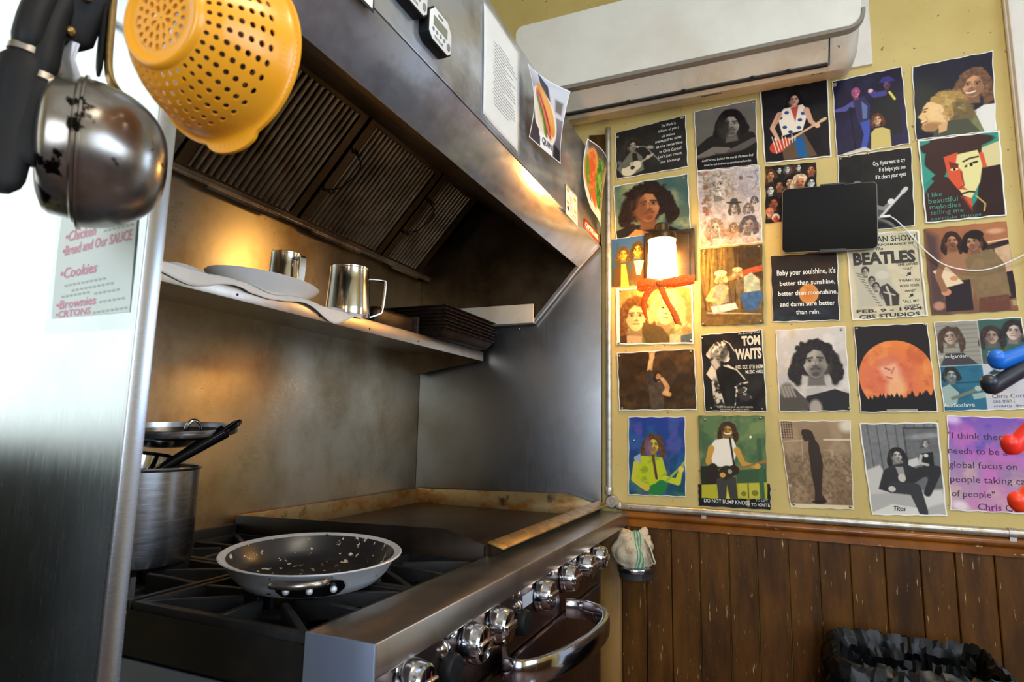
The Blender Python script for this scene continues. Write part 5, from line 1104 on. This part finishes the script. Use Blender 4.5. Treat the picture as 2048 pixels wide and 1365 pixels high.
def p23(p):
    p.c[:] = (92, 116, 72); p.cloud((128, 142, 84), 6, 6, .45, .65, .7); p.cloud((56, 84, 60), 5, 9, .5, .7, .6); p.poly([(0, .62), (.3, .60), (.3, .88), (0, .9)], (40, 40, 30)); p.poly([(.55, .66), (1, .64), (1, .80), (.55, .82)], (58, 84, 52)); p.poly([(0, .84), (1, .80), (1, 1), (0, 1)], (176, 168, 44)); p.poly([(.58, .82), (.92, .82), (.92, .98), (.58, .98)], (186, 178, 60)); p.line([(.72, .82), (.72, .98)], .008, (70, 70, 30)); p.ell(.65, .94, .04, .03, (120, 116, 36)); p.ell(.82, .93, .05, .035, (120, 116, 36)); p.line([(.90, .3), (.93, 1)], .035, (60, 92, 62)); p.ell(.78, .26, .02, .016, (236, 232, 206))
    p.head(.44, .18, .085, (196, 144, 62), (64, 42, 20), .1, 1.3, .14, (110, 74, 30), hw=1.5); p.line([(.39, .215), (.44, .225), (.49, .215)], .010, (244, 236, 214)); p.poly([(.14, .40), (.24, .30), (.36, .28), (.52, .28), (.58, .42), (.50, .62), (.20, .62)], (232, 224, 206)); p.line([(.18, .40), (.12, .56), (.36, .74)], [.05, .04, .03], (196, 146, 62)); p.line([(.57, .42), (.66, .58), (.86, .62)], [.05, .038, .028], (196, 146, 62)); p.line([(.47, .28), (.52, .60)], .014, (40, 36, 30))
    p.poly([(.24, .76), (.54, .74), (.56, 1), (.44, 1), (.40, .84), (.38, 1), (.26, 1)], (62, 60, 54)); p.ell(.18, .70, .10, .12, (44, 34, 26), .2); p.guitar(.44, .68, .94, .56, .125, (52, 40, 28), (150, 108, 50), .016, (150, 160, 120)); p.ell(.34, .72, .045, .03, (206, 154, 70)); p.ell(.87, .61, .045, .032, (206, 154, 70)); p.poly([(.40, .9), (.44, 1), (.38, 1)], (206, 190, 60))
def p24(p):
    p.grad((150, 126, 96), (126, 100, 72)); p.cloud((176, 150, 118), 5, 6, .45, .7, .6); p.cloud((100, 78, 54), 26, 7, .48, .56, .55, (0, .38, 1, .95)); p.ell(.95, .06, .1, .07, (236, 226, 206), 0, .9, .8); p.line([(.62, .22), (.98, .22)], .014, (226, 210, 180), .8); p.line([(.05, .24), (.3, .23)], .008, (206, 190, 160), .7); p.line([(.60, .34), (.72, .34), (.72, .42), (.62, .42)], .005, (206, 190, 160), .7); p.line([(.30, .2), (.28, .46)], .005, (200, 184, 150), .6)
    for k in range(5):
        for j in range(7): p.ell(.03+.035*k, .015+.03*j, .012, .012, (64, 48, 34), 0, .4, .8)
    dk = (54, 40, 30)
    p.ell(.385, .155, .085, .052, dk, .35, .15, rough=.05); p.poly([(.31, .15), (.40, .14), (.42, .20), (.37, .245), (.335, .235), (.325, .215), (.305, .205), (.318, .185)], dk); p.line([(.33, .12), (.42, .13), (.47, .20)], .022, dk); p.poly([(.40, .20), (.46, .18), (.54, .28), (.58, .50), (.54, .70), (.52, .84), (.60, .92), (.40, .94), (.42, .80), (.39, .58), (.38, .34)], dk); p.ell(.47, .93, .11, .02, (40, 30, 22), 0, .3); p.poly([(0, .955), (1, .955), (1, 1), (0, 1)], (216, 200, 158)); p.border(.012, (226, 218, 200), 1, 1, 1, .1)
def p25(p):
    p.c[:] = (120, 120, 120)
    for k in range(9): p.line([(.12*k-.02, 0), (.12*k+.0, .55)], .006, (76, 76, 76), .9)
    p.poly([(.56, .06), (.98, .06), (.98, .8), (.56, .8)], (104, 104, 104)); p.line([(.56, .06), (.98, .06)], .012, (70, 70, 70)); p.line([(.56, .06), (.57, .5)], .010, (70, 70, 70)); p.ell(.80, .15, .2, .03, (170, 170, 168), -.1, .9, .6); p.grain(.12, 20, 8)
    p.poly([(0, .52), (.20, .46), (.28, .60), (.30, .9), (0, .98)], (196, 192, 184), .03); p.poly([(.55, .42), (.70, .38), (.72, .46), (.56, .50)], (200, 198, 192)); p.poly([(.0, .78), (.3, .76), (.8, .80), (1, .78), (1, 1), (0, 1)], (176, 172, 166), .04); p.poly([(.68, .74), (.98, .72), (1, .86), (.74, .92)], (206, 202, 194), .04)
    p.head(.82, .23, .04, (190, 184, 176), (90, 84, 80), 0, .8, .2, None, 1); p.poly([(.74, .34), (.90, .32), (.90, .50), (.76, .50)], (34, 34, 34)); p.ell(.81, .36, .03, .02, (206, 200, 196)); p.line([(.75, .36), (.72, .44), (.82, .46)], .02, (186, 180, 172)); p.poly([(.78, .5), (.90, .5), (.88, .62), (.80, .62)], (60, 60, 60))
    p.head(.44, .36, .072, (200, 190, 178), (40, 36, 34), .5, 1.6, .12, (96, 90, 84), 1, hw=1.5); p.poly([(.14, .72), (.24, .52), (.36, .46), (.52, .44), (.72, .52), (.66, .64), (.5, .62), (.46, .74), (.3, .76)], (50, 48, 48)); p.poly([(.40, .48), (.50, .48), (.52, .60), (.44, .60)], (150, 146, 140)); p.line([(.48, .66), (.72, .54), (.92, .52), (.88, .60), (.78, .76)], [.07, .075, .07, .06, .05], (46, 45, 46)); p.line([(.36, .70), (.62, .72), (.70, .96)], [.085, .085, .06], (58, 57, 58)); p.ell(.47, .60, .05, .045, (196, 186, 174)); p.ell(.32, .72, .05, .03, (200, 192, 180)); p.poly([(.02, .97), (.3, .88), (.62, .92), (.64, 1), (.02, 1)], (214, 210, 200)); p.border(.018, (232, 230, 224))
def p26(p):
    p.grad((122, 84, 176), (196, 160, 170)); p.cloud((86, 74, 172), 4, 6, .5, .7, .8, (0, 0, 1, .4)); p.cloud((206, 108, 184), 4, 16, .48, .7, .7); p.cloud((206, 172, 160), 4, 26, .5, .75, .7, (0, .5, 1, 1)); p.cloud((150, 112, 150), 6, 36, .55, .75, .5); p.ell(.05, .02, .12, .06, (236, 210, 236), .5, .9, .8); p.ell(.12, .95, .1, .05, (244, 226, 226), .4, .8, .8)
def psign(p): p.c[:] = (30, 28, 26); p.cloud((44, 40, 34), 4, 6, .5, .7, .5)
WH = (226, 222, 214)
poster('P1', Q['P1'], 0, p1, 'black and white poster of a singer with acoustic guitar and handwritten text', .8, [
    ('The World is', .66, .86, .075, .13, .1, 0, -.0), ('billions of years', .62, .90, .17, .235, .1), ('old and we', .66, .84, .28, .33, .1), ('managed to exist', .57, .93, .365, .435, .1), ('at the same time', .58, .94, .47, .525, .1), ('as Chris Cornell', .62, .92, .575, .635, .1), ("Let's just count", .60, .92, .675, .745, .1), ('our blessings', .63, .90, .785, .85, .1)], (232, 230, 224), tapes=((.95, .03, .05, .05), (.03, .10, .05, .05)), border=(.010, W_, 1, .2, 1, 1))
poster('P2', Q['P2'], 1, p2, 'dark grey poster of a man with black hair leaning on his arms, top row', 1.17, [
    ("And I'm lost, behind the words I'll never find", .09, .93, .82, .865, .2), ("And I'm left behind as seasons roll on by.", .12, .90, .90, .945, .2)], (226, 224, 218), pins=((.95, .05),), border=.012)
poster('P3', Q['P3'], 0, p3, 'poster of a guitarist in a white vest with a red striped guitar', 1.33, border=.016)
poster('P4', Q['P4'], 0, p4, 'dark blue stage poster with two men behind a woman in a yellow dress', 1.30, border=.014, tapes=((.03, .05, .06, .05),))
poster('P5', Q['P5'], 0, p5, 'poster of two laughing long haired men at the top right', 1.22, border=.014)
poster('P6', Q['P6'], 0, p6, 'colour poster of a man with curly dark hair above the lit lamp', .79, border=.012, pins=((.02, .14), (.94, .06), (.97, .97)))
poster('P7', Q['P7'], 0, p7, 'lilac grey collage poster of pencil drawn faces', 1.34, border=.012, pins=((.04, .14), (.95, .06), (.93, .96)), cr=(.001, 6))
poster('P8', Q['P8'], 0, p8, 'narrow collage poster of many small faces behind the tablet', 1.3, w=120)
poster('P9', Q['P9'], 0, p9, 'black poster of a singer with guitar behind the tablet, rhyming text at its top', 1.27, [
    ('Cry, if you want to cry', .48, .91, .125, .195, 0, .012), ('If it helps you see', .56, .91, .215, .285, 0, .012), ('If it clears your eyes', .51, .91, .305, .375, 0, .012)], (234, 230, 222), border=.012, pins=((.04, .03), (.16, .02), (.42, .01)))
poster('P10', Q['P10'], 1, p10, 'teal poster of a man in a dark hat with an orange red shadowed face', 1.31, [
    ('I like', .06, .24, .645, .70), ('beautiful', .06, .43, .715, .775), ('melodies', .07, .46, .79, .845), ('telling me', .07, .49, .86, .925), ], (58, 140, 122), [('terrible things', .07, .70, .94, .985)], (58, 140, 122), border=.016, pins=())
poster('P11', Q['P11'], 0, p11, 'small blue poster of two long haired men left of the lit lamp', 1.33, border=.008, pins=((.97, .04),), w=110)
poster('P12', Q['P12'], 0, p12, 'warm poster of two close faces behind the orange ribbon', .76, pins=((.07, .05), (.03, .97), (.97, .95)), tapes=((.52, 1.02, .14, .09),))
poster('P13', Q['P13'], 0, p13, 'brown gold poster of two seated players in pale caps', 1.36, cr=(.0016, 8), pins=((.06, .06), (.95, .03), (.03, .98), (.95, .97)))
poster('P14', Q['P14'], 0, p14, 'black poster with white verse over a small orange moon, under the tablet', 1.12, [
    ("Baby your soulshine, it's", .09, .96, .225, .335, 0, .012), ('better than sunshine,', .13, .95, .395, .475, 0, .012), ('better than moonshine,', .10, .98, .545, .625, 0, .012), ('and damn sure better', .12, .94, .705, .775, 0, .012), ('than rain.', .36, .72, .83, .895, 0, .012)], (238, 236, 228), border=(.008, W_, .4, .4, 1, 1))
poster('P15', Q['P15'], 0, p15, 'cream concert bill with large black lettering and a date, right of the tablet', 1.32, (), (0, 0, 0), [
    ('SULLIVAN SHOW', .10, .95, .045, .115, 0, .02), ('THEIR PERFORMANCE OF', .18, .92, .135, .16, 0, .02), ('The', .40, .50, .175, .21, .3, .02), ('BEATLES', .075, .92, .225, .375, 0, .05), ('"SHE LOVES', .66, .94, .375, .405, 0, .02), ('YOU"', .74, .86, .43, .46, 0, .02), ('\u266b', .77, .84, .485, .53), ('"I WANT TO', .67, .94, .565, .595, 0, .02), ('HOLD YOUR', .68, .93, .625, .655, 0, .02), ('HAND"', .74, .88, .685, .715, 0, .02), ('\u266b', .78, .84, .735, .78), ('"ALL MY', .70, .91, .805, .835, 0, .02), ('LOVING"', .72, .90, .86, .89, 0, .02), ('FEB. 9 - 1964', .07, .94, .885, .925, 0, .03), ('CBS STUDIOS', .10, .90, .945, .99, 0, .03)], (50, 46, 42), tapes=((.99, .52, .06, .05),))
poster('P16', Q['P16'], 0, p16, 'brown poster of two long haired men reading a white sheet', 1.30, tapes=((.98, .92, .07, .06),))
poster('P17', Q['P17'], 0, p17, 'crumpled brown poster of a singer with one arm raised', .77, border=.012, cr=(.0018, 9), pins=((.03, .06), (.95, .05), (.04, .96)))
poster('P18', Q['P18'], 0, p18, 'black and cream concert poster of a singer holding a guitar, third row', 1.34, [
    ('An Evening With', .62, .97, .012, .045, .4), ('TOM', .67, .96, .06, .185, 0, .05), ('WAITS', .55, .97, .215, .355, 0, .05), ('WED. OCT. 17TH 8:00PM', .54, .98, .425, .475, 0, .02), ('MUSIC HALL', .70, .98, .49, .535, 0, .03), ('TICKETS ON SALE NOW - ALL SEATS RESERVED', .20, .78, .935, .955), ('$7.50 ADVANCE   $8.50 DAY OF SHOW', .25, .72, .965, .985)], (222, 212, 186), cr=(.0012, 7), border=(.014, W_, 1, .8, 1, .8), pins=((.03, .05), (.1, .96), (.92, .97)))
poster('P19', Q['P19'], 0, p19, 'black and white portrait poster of a man with a goatee and long wavy hair', 1.31, border=.014, pins=((.94, .04), (.98, .97)))
poster('P20', Q['P20'], 0, p20, 'black poster with a huge orange moon over dark treetops', 1.31, border=.014, pins=((.04, .03), (.96, .02)), tapes=((.55, .985, .4, .035),))
poster('P21', Q['P21'], 0, p21, 'poster split into four photographs with typewriter captions', 1.25, [
    ('Soundgarden', .0, .34, .375, .425), ('Audioslave', .0, .36, .91, .955), ('Tem', .58, .68, .36, .40)], (224, 222, 214), [('Chris Cornell', .56, 1.0, .83, .875), ('one man ;', .56, .80, .895, .93), ('many lives.', .57, .98, .945, .98)], (84, 84, 90), border=.014)
poster('P22', Q['P22'], 0, p22, 'blue painted poster of a guitarist in yellow green', 1.36, pins=((.10, .31),))
poster('P23', Q['P23'], 2, p23, 'green poster of a guitarist in a white t-shirt above the black sign', 1.30, pins=((.10, .05), (.93, .03)), cr=(.0012, 6))
poster('P24', Q['P24'], 0, p24, 'sepia poster of a man standing in profile with bowed head', 1.33, pins=((.06, .96), (.95, .97)), tapes=((.03, .75, .06, .03),))
poster('P25', Q['P25'], 0, p25, 'black and white poster of a man lounging on a sofa', 1.33, (), WH, [('Titos', .31, .47, .90, .955, .3, .03)], (30, 30, 30))
poster('P26', Q['P26'], 0, p26, 'purple and pink poster with a handwritten style quotation', 1.36, (), WH, [
    ('"I think there', .0, .72, .175, .245), ('needs to be a', .0, .70, .335, .405), ('global focus on', .0, .80, .485, .575), ('people taking care', .01, .995, .635, .725), ('of people"', .02, .52, .785, .875), ('Chris Cornell', .32, 1.0, .915, .985)], (66, 36, 74), border=(.010, W_, 1, 1, 0, 1))
poster('sign', Q['sign'], 0, psign, 'black hand lettered sign under the green guitarist poster', .42, [
    ('FOR ON', .38, .60, .53, .60), ('DO NOT BUMP KNOBS', .075, .72, .65, .83, 0, .01, -.06), ('TO LEFT', .80, .965, .60, .70, 0, .01), ('TO IGNITE', .74, .99, .77, .90, 0, .01)], (214, 212, 204), tapes=((.70, .78, .04, .30),), name='warning_sign', w=110)
pz = Pic(50, 40, .9, (72, 50, 20)); pz.cloud((94, 66, 28), 4, 3, .4, .7, .6)
def scrap(u, v, lift=0): return Vector((D-.004-.006*math.sin(u*2)*v, .64-.078*u, H+1.16-.094*v-.01*u))
tag(sheet('paper_scrap', None, pz, scrap), 'dark brown scrap of paper on the wall beside the far end of the hood', 'paper')

# ------------------------------------------------------------------ papers on the hood front
YH = .5848
pg_ = thing('printed_notice', (1.25, YH, H+.84), 'white typed sheet in a clear sleeve taped to the hood front', 'notice')
def notice(u, v, lift=0):
    x = (1.148+.202*u)+.012*v; z = H+.971-.004*u-.266*v
    return Vector((x, YH-.0022-.0012*math.sin(5*u+3*v)-lift*.0006-(.004*u*(1-v)), z))
MB().grid(lambda u, v: notice(u, v), 16, 20).build('sheet', M['paper'], pg_, solid=.0003)
MB().grid(lambda u, v: notice(u*1.07-.035, v*1.06-.02, 3.0), 16, 20).build('clear_sleeve', M['sleeve'], pg_)
mb = MB(); rr = np.random.default_rng(4); rowv = .235
rows = [(0, .32)]+[(1, .55), (1, .62), (0, .66), (1, .3), (1, .55), (0, .35), (1, .62), (1, .5), (1, .55), (0, .6), (1, .6), (0, .62), (0, .3), (1, .55), (0, .60), (1, .6), (1, .62), (0, .62), (0, .5), (0, .42)]
for k, (bul, ln) in enumerate(rows):
    v = .20+.0295*k
    if k == 0: a, b_ = .40, .72
    else: a, b_ = .28, .28+ln
    if bul: mb.add([notice(.245, v, 1), notice(.26, v, 1), notice(.26, v+.009, 1), notice(.245, v+.009, 1)], [(0, 1, 2, 3)])
    u = a
    while u < b_:
        wl = rr.uniform(.02, .06); mb.add([notice(u, v, 1), notice(min(u+wl, b_), v, 1), notice(min(u+wl, b_), v+.008, 1), notice(u, v+.008, 1)], [(0, 1, 2, 3)]); u += wl+.01
mb.build('typed_lines', M['ink_grey'], pg_, smooth=False)
# two curling sandwich photo cards
def cardpaint(p, kind):
    if kind == 0:
        p.c[:] = (92, 92, 104); p.grad((206, 212, 224), (74, 66, 72), True, .8); p.poly([(.30, .0), (.55, .10), (.62, .34), (.40, .34)], (58, 62, 78)); p.poly([(.56, .08), (1, .02), (1, .42), (.70, .44)], (206, 208, 214)); p.poly([(.74, .20), (.92, .20), (.92, .36), (.76, .36)], (120, 112, 110), .05)
        p.ell(.42, .56, .48, .30, (236, 228, 214), .95, .05); p.ell(.42, .55, .38, .22, (214, 196, 172), .95, .6, .6); p.ell(.50, .44, .17, .34, (216, 142, 66), -.62, .10); p.ell(.55, .40, .10, .26, (236, 176, 100), -.62, .6, .8); p.ell(.42, .53, .10, .32, (176, 52, 44), -.62, .2, rough=.22, rs=22); p.ell(.42, .53, .05, .28, (226, 132, 112), -.62, .4, .8, .3); p.ell(.34, .58, .07, .28, (92, 118, 44), -.6, .2, rough=.3); p.ell(.32, .60, .03, .2, (166, 184, 90), -.6, .5, .7, .3); p.line([(.24, .60), (.34, .66)], .02, (230, 140, 70)); p.ell(.28, .68, .10, .12, (226, 214, 196), -.6, .4, .6)
        p.poly([(.30, .80), (.74, .82), (.74, 1), (.34, 1)], (238, 238, 238)); p.poly([(.80, .80), (1, .84), (1, 1), (.80, 1)], (46, 42, 46)); p.poly([(0, .72), (.26, .80), (.30, 1), (0, 1)], (70, 62, 68))
    else:
        p.grad((150, 152, 158), (236, 224, 206), True, .7); p.poly([(.0, .0), (1, .0), (1, .34), (.25, .30)], (92, 80, 74), .06); p.ell(.5, .72, .56, .36, (240, 228, 210), 0, .08); p.ell(.26, .46, .24, .40, (222, 150, 76), -.12, .12); p.ell(.24, .50, .14, .36, (216, 96, 46), -.1, .25, rough=.28, rs=20); p.ell(.12, .46, .06, .26, (110, 140, 46), -.1, .3, rough=.2); p.ell(.80, .46, .17, .36, (222, 152, 80), .2, .12); p.ell(.56, .46, .21, .38, (96, 146, 36), .12, .15, rough=.3, rs=20); p.cloud((52, 96, 26), 12, 6, .48, .6, .8, (.40, .2, .78, .8)); p.cloud((160, 196, 74), 13, 16, .54, .64, .8, (.38, .14, .74, .7)); p.cloud((240, 140, 70), 14, 26, .56, .66, .7, (.1, .2, .4, .8)); p.ell(.14, .78, .015, .06, (60, 50, 44))
def card(name, org, wv, hv, bulge, kind, lab, txt=None):
    t = thing('photo_card', org, lab, 'card', 'curling sandwich photo cards on the hood')
    o_ = Vector(org); w_ = Vector(wv); h_ = Vector(hv)
    def to3d(u, v, lift=0): return o_+w_*u+h_*v+Vector(bulge(u, v))+Vector((0, -.0008*lift, 0))
    p = Pic(96, 124, 1.3, (200, 200, 200)); cardpaint(p, kind); p.border(.018, (236, 236, 238)); sheet('printed_sheet', None, p, to3d, t, 'photo', thick=.0004)
    if txt: lettering(txt, to3d, t, 1.3, col=(50, 50, 56))
    return t
card('c1', (1.398, .577, H+.968), (.19, -.012, .010), (.012, 0, -.205), lambda u, v: (0, -.050*u*u*(1-v)**1.3-.012*math.sin(PI*v)*(1-u)-.018*u*v*v-.010*(1-u)**2*(1-abs(v-.6)), -.008*u*v), 0, 'curling photo card of a ham sandwich on a plate, left one on the hood front', [('QUIN', .38, .70, .84, .94, 0, .02)])
card('c2', (1.93, .577, H+1.0), (.21, -.006, .0), (-.012, 0, -.262), lambda u, v: (0, -.020*math.sin(PI*u)-.022*(1-u)**2*(v-.4)**2*4-.026*u*(1-v)**2, -.02*u*v), 1, 'curling photo card of a green salad sandwich, at the far end of the hood')
pt = Pic(60, 74, 1.25, (236, 228, 222))
for k in range(12): pt.line([(.36, .24+.05*k), (.36+.1+.2*((k*7) % 5)/5, .24+.05*k)], .008, (120, 110, 120))
for a, b in ((.20, .14), (.20, .56), (.80, .20), (.80, .62)): pt.poly([(a-.11, b-.05), (a+.11, b-.05), (a+.11, b+.05), (a-.11, b+.05)], (176, 190, 40))
pt.ell(.2, .74, .09, .075, (110, 40, 70)); pt.line([(.05, .03), (.95, .03)], .02, (110, 90, 110)); pt.line([(.60, .80), (.86, .80)], .014, (90, 80, 90)); pt.line([(.36, .90), (.9, .90)], .012, (110, 100, 110)); pt.border(.02, (240, 236, 230))
tag(sheet('notice_sticker', None, pt, lambda u, v, lift=0: Vector((1.754+.125*u+.006*v, YH-.0015, H+.772-.098*v))), 'small white printed sticker with green boxes on the hood front', 'sticker')
rs_ = thing('brand_sticker', (2.06, YH, H+.70), 'red sticker with white lettering at the far lower corner of the hood', 'sticker')
stk = lambda u, v, lift=0: Vector((1.962+.19*u, YH-.0012-.0005*lift, H+.7275-.035*v))
MB().grid(stk, 2, 2).build('label', mat('red sticker', (206, 52, 30), .4), rs_, solid=.0003)
lettering([('CAPTIVE-AIRE', .06, .94, .22, .78, 0, .03)], stk, rs_, .2, col=(240, 236, 230))
wl = thing('paper_label', (.70, YH, H+.70), 'corner of a white label at the top edge of the photo on the hood front', 'label')
MB().box(.60, .747, YH-.0014, YH, H+.678, H+.80).build('label_face', M['paper'], wl)
MB().box(.595, .7515, YH-.0008, YH, H+.673, H+.805).build('label_border', M['ink'], wl)
# kitchen timers
def timer(x, z, lab):
    t = thing('kitchen_timer', (x, .585, z), lab, 'timer', 'kitchen timers on the hood')
    hw_, hh = .044, .036; c_ = .011
    oc = [(-hw_+c_*1.2, -hh), (hw_-c_*1.2, -hh), (hw_, -hh+c_), (hw_, hh-c_*1.6), (hw_-c_*1.6, hh), (-hw_+c_*1.6, hh), (-hw_, hh-c_*1.6), (-hw_, -hh+c_)]
    T = Matrix.Translation((x, .5845, z)) @ Matrix(((1, 0, 0, 0), (0, 0, -1, 0), (0, 1, 0, 0), (0, 0, 0, 1)))
    MB().prism(oc, 2, 0, .021, T).build('case', M['black_plastic'], t, bevel=.002)
    f = MB().prism([(p*.93, q*.93) for p, q in oc], 2, .0205, .0222, T).build('face', M['white_plastic'], t, bevel=.0006)
    MB().box(-.028, .024, -.004, .016, .022, .0228, T).build('display', mat('grey liquid crystal', (126, 130, 116), .2), f)
    mb = MB()
    for i in range(4): mb.lathe([(.0001, .0012), (.0035, .0012), (.0038, 0), (.0001, 0)], 14, T @ Matrix.Translation((-.028+.0135*i, -.013, .0222)))
    mb.lathe([(.0001, .0014), (.0062, .0014), (.0066, 0), (.0001, 0)], 18, T @ Matrix.Translation((.030, -.016, .0222)) @ Matrix.Diagonal((.9, 1.2, 1, 1)))
    mb.box(-.012, .006, .0225, .0265, .0222, .0232, T)
    mb.build('buttons', mat('grey rubber buttons', (122, 126, 130), .5), f)
    def fx(u, v, lift=0): return T @ Vector((-.024+.034*u, -.0225-.006*v, .0226))
    lettering([('TAYLOR', 0, 1, 0, 1, 0, .02)], fx, f, .2, col=(70, 80, 84))
timer(.838, H+.775, 'black and white kitchen timer on the hood, partly cut by the top of the photo')
timer(.930, H+.752, 'black and white kitchen timer on the hood, nearer the typed notice')
# handwritten list in a sleeve on the end panel
nt_ = thing('handwritten_list', (.409, .66, H+.16), 'handwritten list in pink and grey ink in a clear sleeve on the end panel', 'notice')
def nl(u, v, lift=0):
    return Vector((.4090-.0006*lift-.0006*math.sin(4*v), .7335-.128*u-.004*v, H+.232-.122*v+.006*u*0))
MB().grid(lambda u, v: nl(u, v), 10, 10).build('sheet', mat('pale list paper', (214, 222, 216), .5), nt_)
MB().grid(lambda u, v: nl(u*1.13-.10, v*1.16-.02, 1.6), 10, 10).build('clear_sleeve', M['sleeve'], nt_)
lettering([('\u2022Chicken', .10, .50, .20, .30, .2, .01, .06), ('\u2022Bread and Our SAUCE', .08, .96, .335, .43, .1, .01, .07), ('\u2022Cookies', .08, .56, .545, .645, .2, .01, .05), ('\u2022Brownies', .06, .58, .845, .925, .1, .01, .04), ('\u2022CRTONS', .06, .52, .94, 1.0, .1, .01, .03)], nl, nt_, .95, col=(216, 104, 140))
mb = MB()
for (a, b_, v) in ((.2, .55, .12), (.60, .95, .24), (.15, .7, .70), (.25, .75, .75), (.12, .5, .80), (.55, .85, .80), (.62, .95, .88), (.55, .95, .97)):
    u = a
    while u < b_: mb.add([nl(u, v-.05*(u-a), 1), nl(u+.035, v-.05*(u-a), 1), nl(u+.03, v+.018-.05*(u-a), 1), nl(u, v+.018-.05*(u-a), 1)], [(0, 1, 2, 3)]); u += .055
mb.build('faint_writing', mat('faint grey ink', (168, 178, 168), .6), nt_, smooth=False)

# ------------------------------------------------------------------ bin with liner
bn = thing('waste_bin', (1.95, -.30, 0), 'dark grey waste bin standing against the brown boards, lined with a black bag', 'bin')
bx0, bx1, by0, by1, bz = 1.80, 2.105, -.485, -.115, H-.565
def rrect(x0, x1, y0, y1, r, n=6):
    return arc((x1-r, y1-r), r, 0, PI/2, n)+arc((x0+r, y1-r), r, PI/2, PI, n)+arc((x0+r, y0+r), r, PI, 1.5*PI, n)+arc((x1-r, y0+r), r, 1.5*PI, 2*PI, n)
mb = MB(); loops = [(.05, .002), (.045, .01), (.006, bz-.02), (0, bz-.004), (.004, bz), (.012, bz-.006), (.055, .02)]
vs = []; fs = []; n = 28
for ins, z in loops: vs += [Vector((p, q, z)) for p, q in rrect(bx0+ins, bx1-ins, by0+ins, by1-ins, .045)]
for k in range(len(loops)-1):
    for j in range(n): fs.append((k*n+j, k*n+(j+1) % n, k*n+n+(j+1) % n, k*n+n+j))
fs += [tuple(range(n)), tuple(range(len(vs)-n, len(vs)))]
mb.add(vs, fs).build('bin_body', M['bin'], bn)
rr = np.random.default_rng(12); NA = 120; NV = 28
J1 = rr.uniform(-1, 1, (NV+1, NA)); J2 = rr.uniform(-1, 1, (NV+1, NA)); J3 = rr.uniform(-1, 1, (NV+1, NA)); fold = np.repeat(rr.uniform(-1, 1, NA//2), 2)
per = rrect(bx0, bx1, by0, by1, .05, 12); seg_ = [0]
for k in range(len(per)): seg_.append(seg_[-1]+math.dist(per[k], per[(k+1) % len(per)]))
def bag(u, v):
    iu = int(round(u*NA)) % NA; jv = int(round(v*NV)); d_ = (iu/NA*seg_[-1]+.004*J3[jv, iu]) % seg_[-1]
    i = max(k for k in range(len(per)) if seg_[k] <= d_+1e-9); j = (i+1) % len(per); f = (d_-seg_[i])/max(seg_[i+1]-seg_[i], 1e-6)
    x = per[i][0]*(1-f)+per[j][0]*f; y = per[i][1]*(1-f)+per[j][1]*f
    cx, cy = (bx0+bx1)/2, (by0+by1)/2; dx, dy = x-cx, y-cy; L = math.hypot(dx, dy); dx /= L; dy /= L
    a, b_, c_ = J1[jv, iu], J2[jv, iu], fold[iu]
    if v < .6:       # inside, from the depth up to the rim
        t = v/.6; ins = .016+.045*(1-t)+.008*a+.012*c_*(1-.6*t); z = bz+.012-.34*(1-t)+.006*b_*t
        return Vector((x-dx*max(ins, .014), y-dy*max(ins, .014), z))
    t = (v-.6)/.4; out = .010+.010*t+.006*a*min(1, t*3)+.008*(c_+1)*min(1, t*2); z = bz+.016+.006*b_-.010*t-.24*t*t-.035*t*(c_+1)
    if t < .2: out = -.010+(.020)*t/.2
    return Vector((min(x+dx*out, D-.024), y+dy*out, z))
tag(MB().grid(bag, NA, NV).build('bin_liner', M['bag'], ang=20), 'crumpled black bin bag lining the waste bin', 'bin bag')

# ------------------------------------------------------------------ coloured handles at the right edge
us = thing('utensil_stand', (1.02, -.47, 0), 'steel upright just right of the view that carries the coloured handles', 'stand')
MB().tube([(1.02, -.47, .0), (1.02, -.47, H+.5)], .014, 16).build('upright', M['pipe'], us)
MB().lathe([(.0001, 0), (.15, 0), (.15, .012), (.03, .03), (.0001, .03)], 32, Matrix.Translation((1.02, -.47, 0))).build('foot_plate', M['pipe'], us)
for nm, m_, tip, dr2, lab in (('blue', 'blue', (1.0, -.276, H+.101), (-.9, .36), 'blue silicone utensil handle, topmost of four at the right edge'), ('black', 'dark_handle', (1.0, -.266, H+.068), (-.82, .56), 'charcoal utensil handle just below the blue one'),
    ('red', 'red', (1.0, -.282, H-.011), (-.66, .76), 'red utensil handle above the orange red one'), ('or', 'orange_red', (1.0, -.284, H-.083), (-.60, .80), 'orange red utensil handle, lowest of four at the right edge')):
    t = thing('kitchen_utensil', tip, lab, 'utensil', 'coloured handles at the right edge')
    a = Vector(tip); d = Vector((.04, dr2[0], dr2[1])).normalized(); b_ = a+d*.105
    pts = [a+Vector((-.004, .004, .006)), a, a+d*.02, a+d*.06, b_]
    mb = MB().tube(smoothpath(pts, 5), .0105, 16, flat=1.0); mb.ball(pts[0], .0105, 14)
    mb.build('grip', M[m_], t)
    MB().tube([b_-d*.01, b_+d*.05, Vector((1.016, -.462, (b_+d*.09).z))], .004, 10).build('shank', M['chrome'], t)
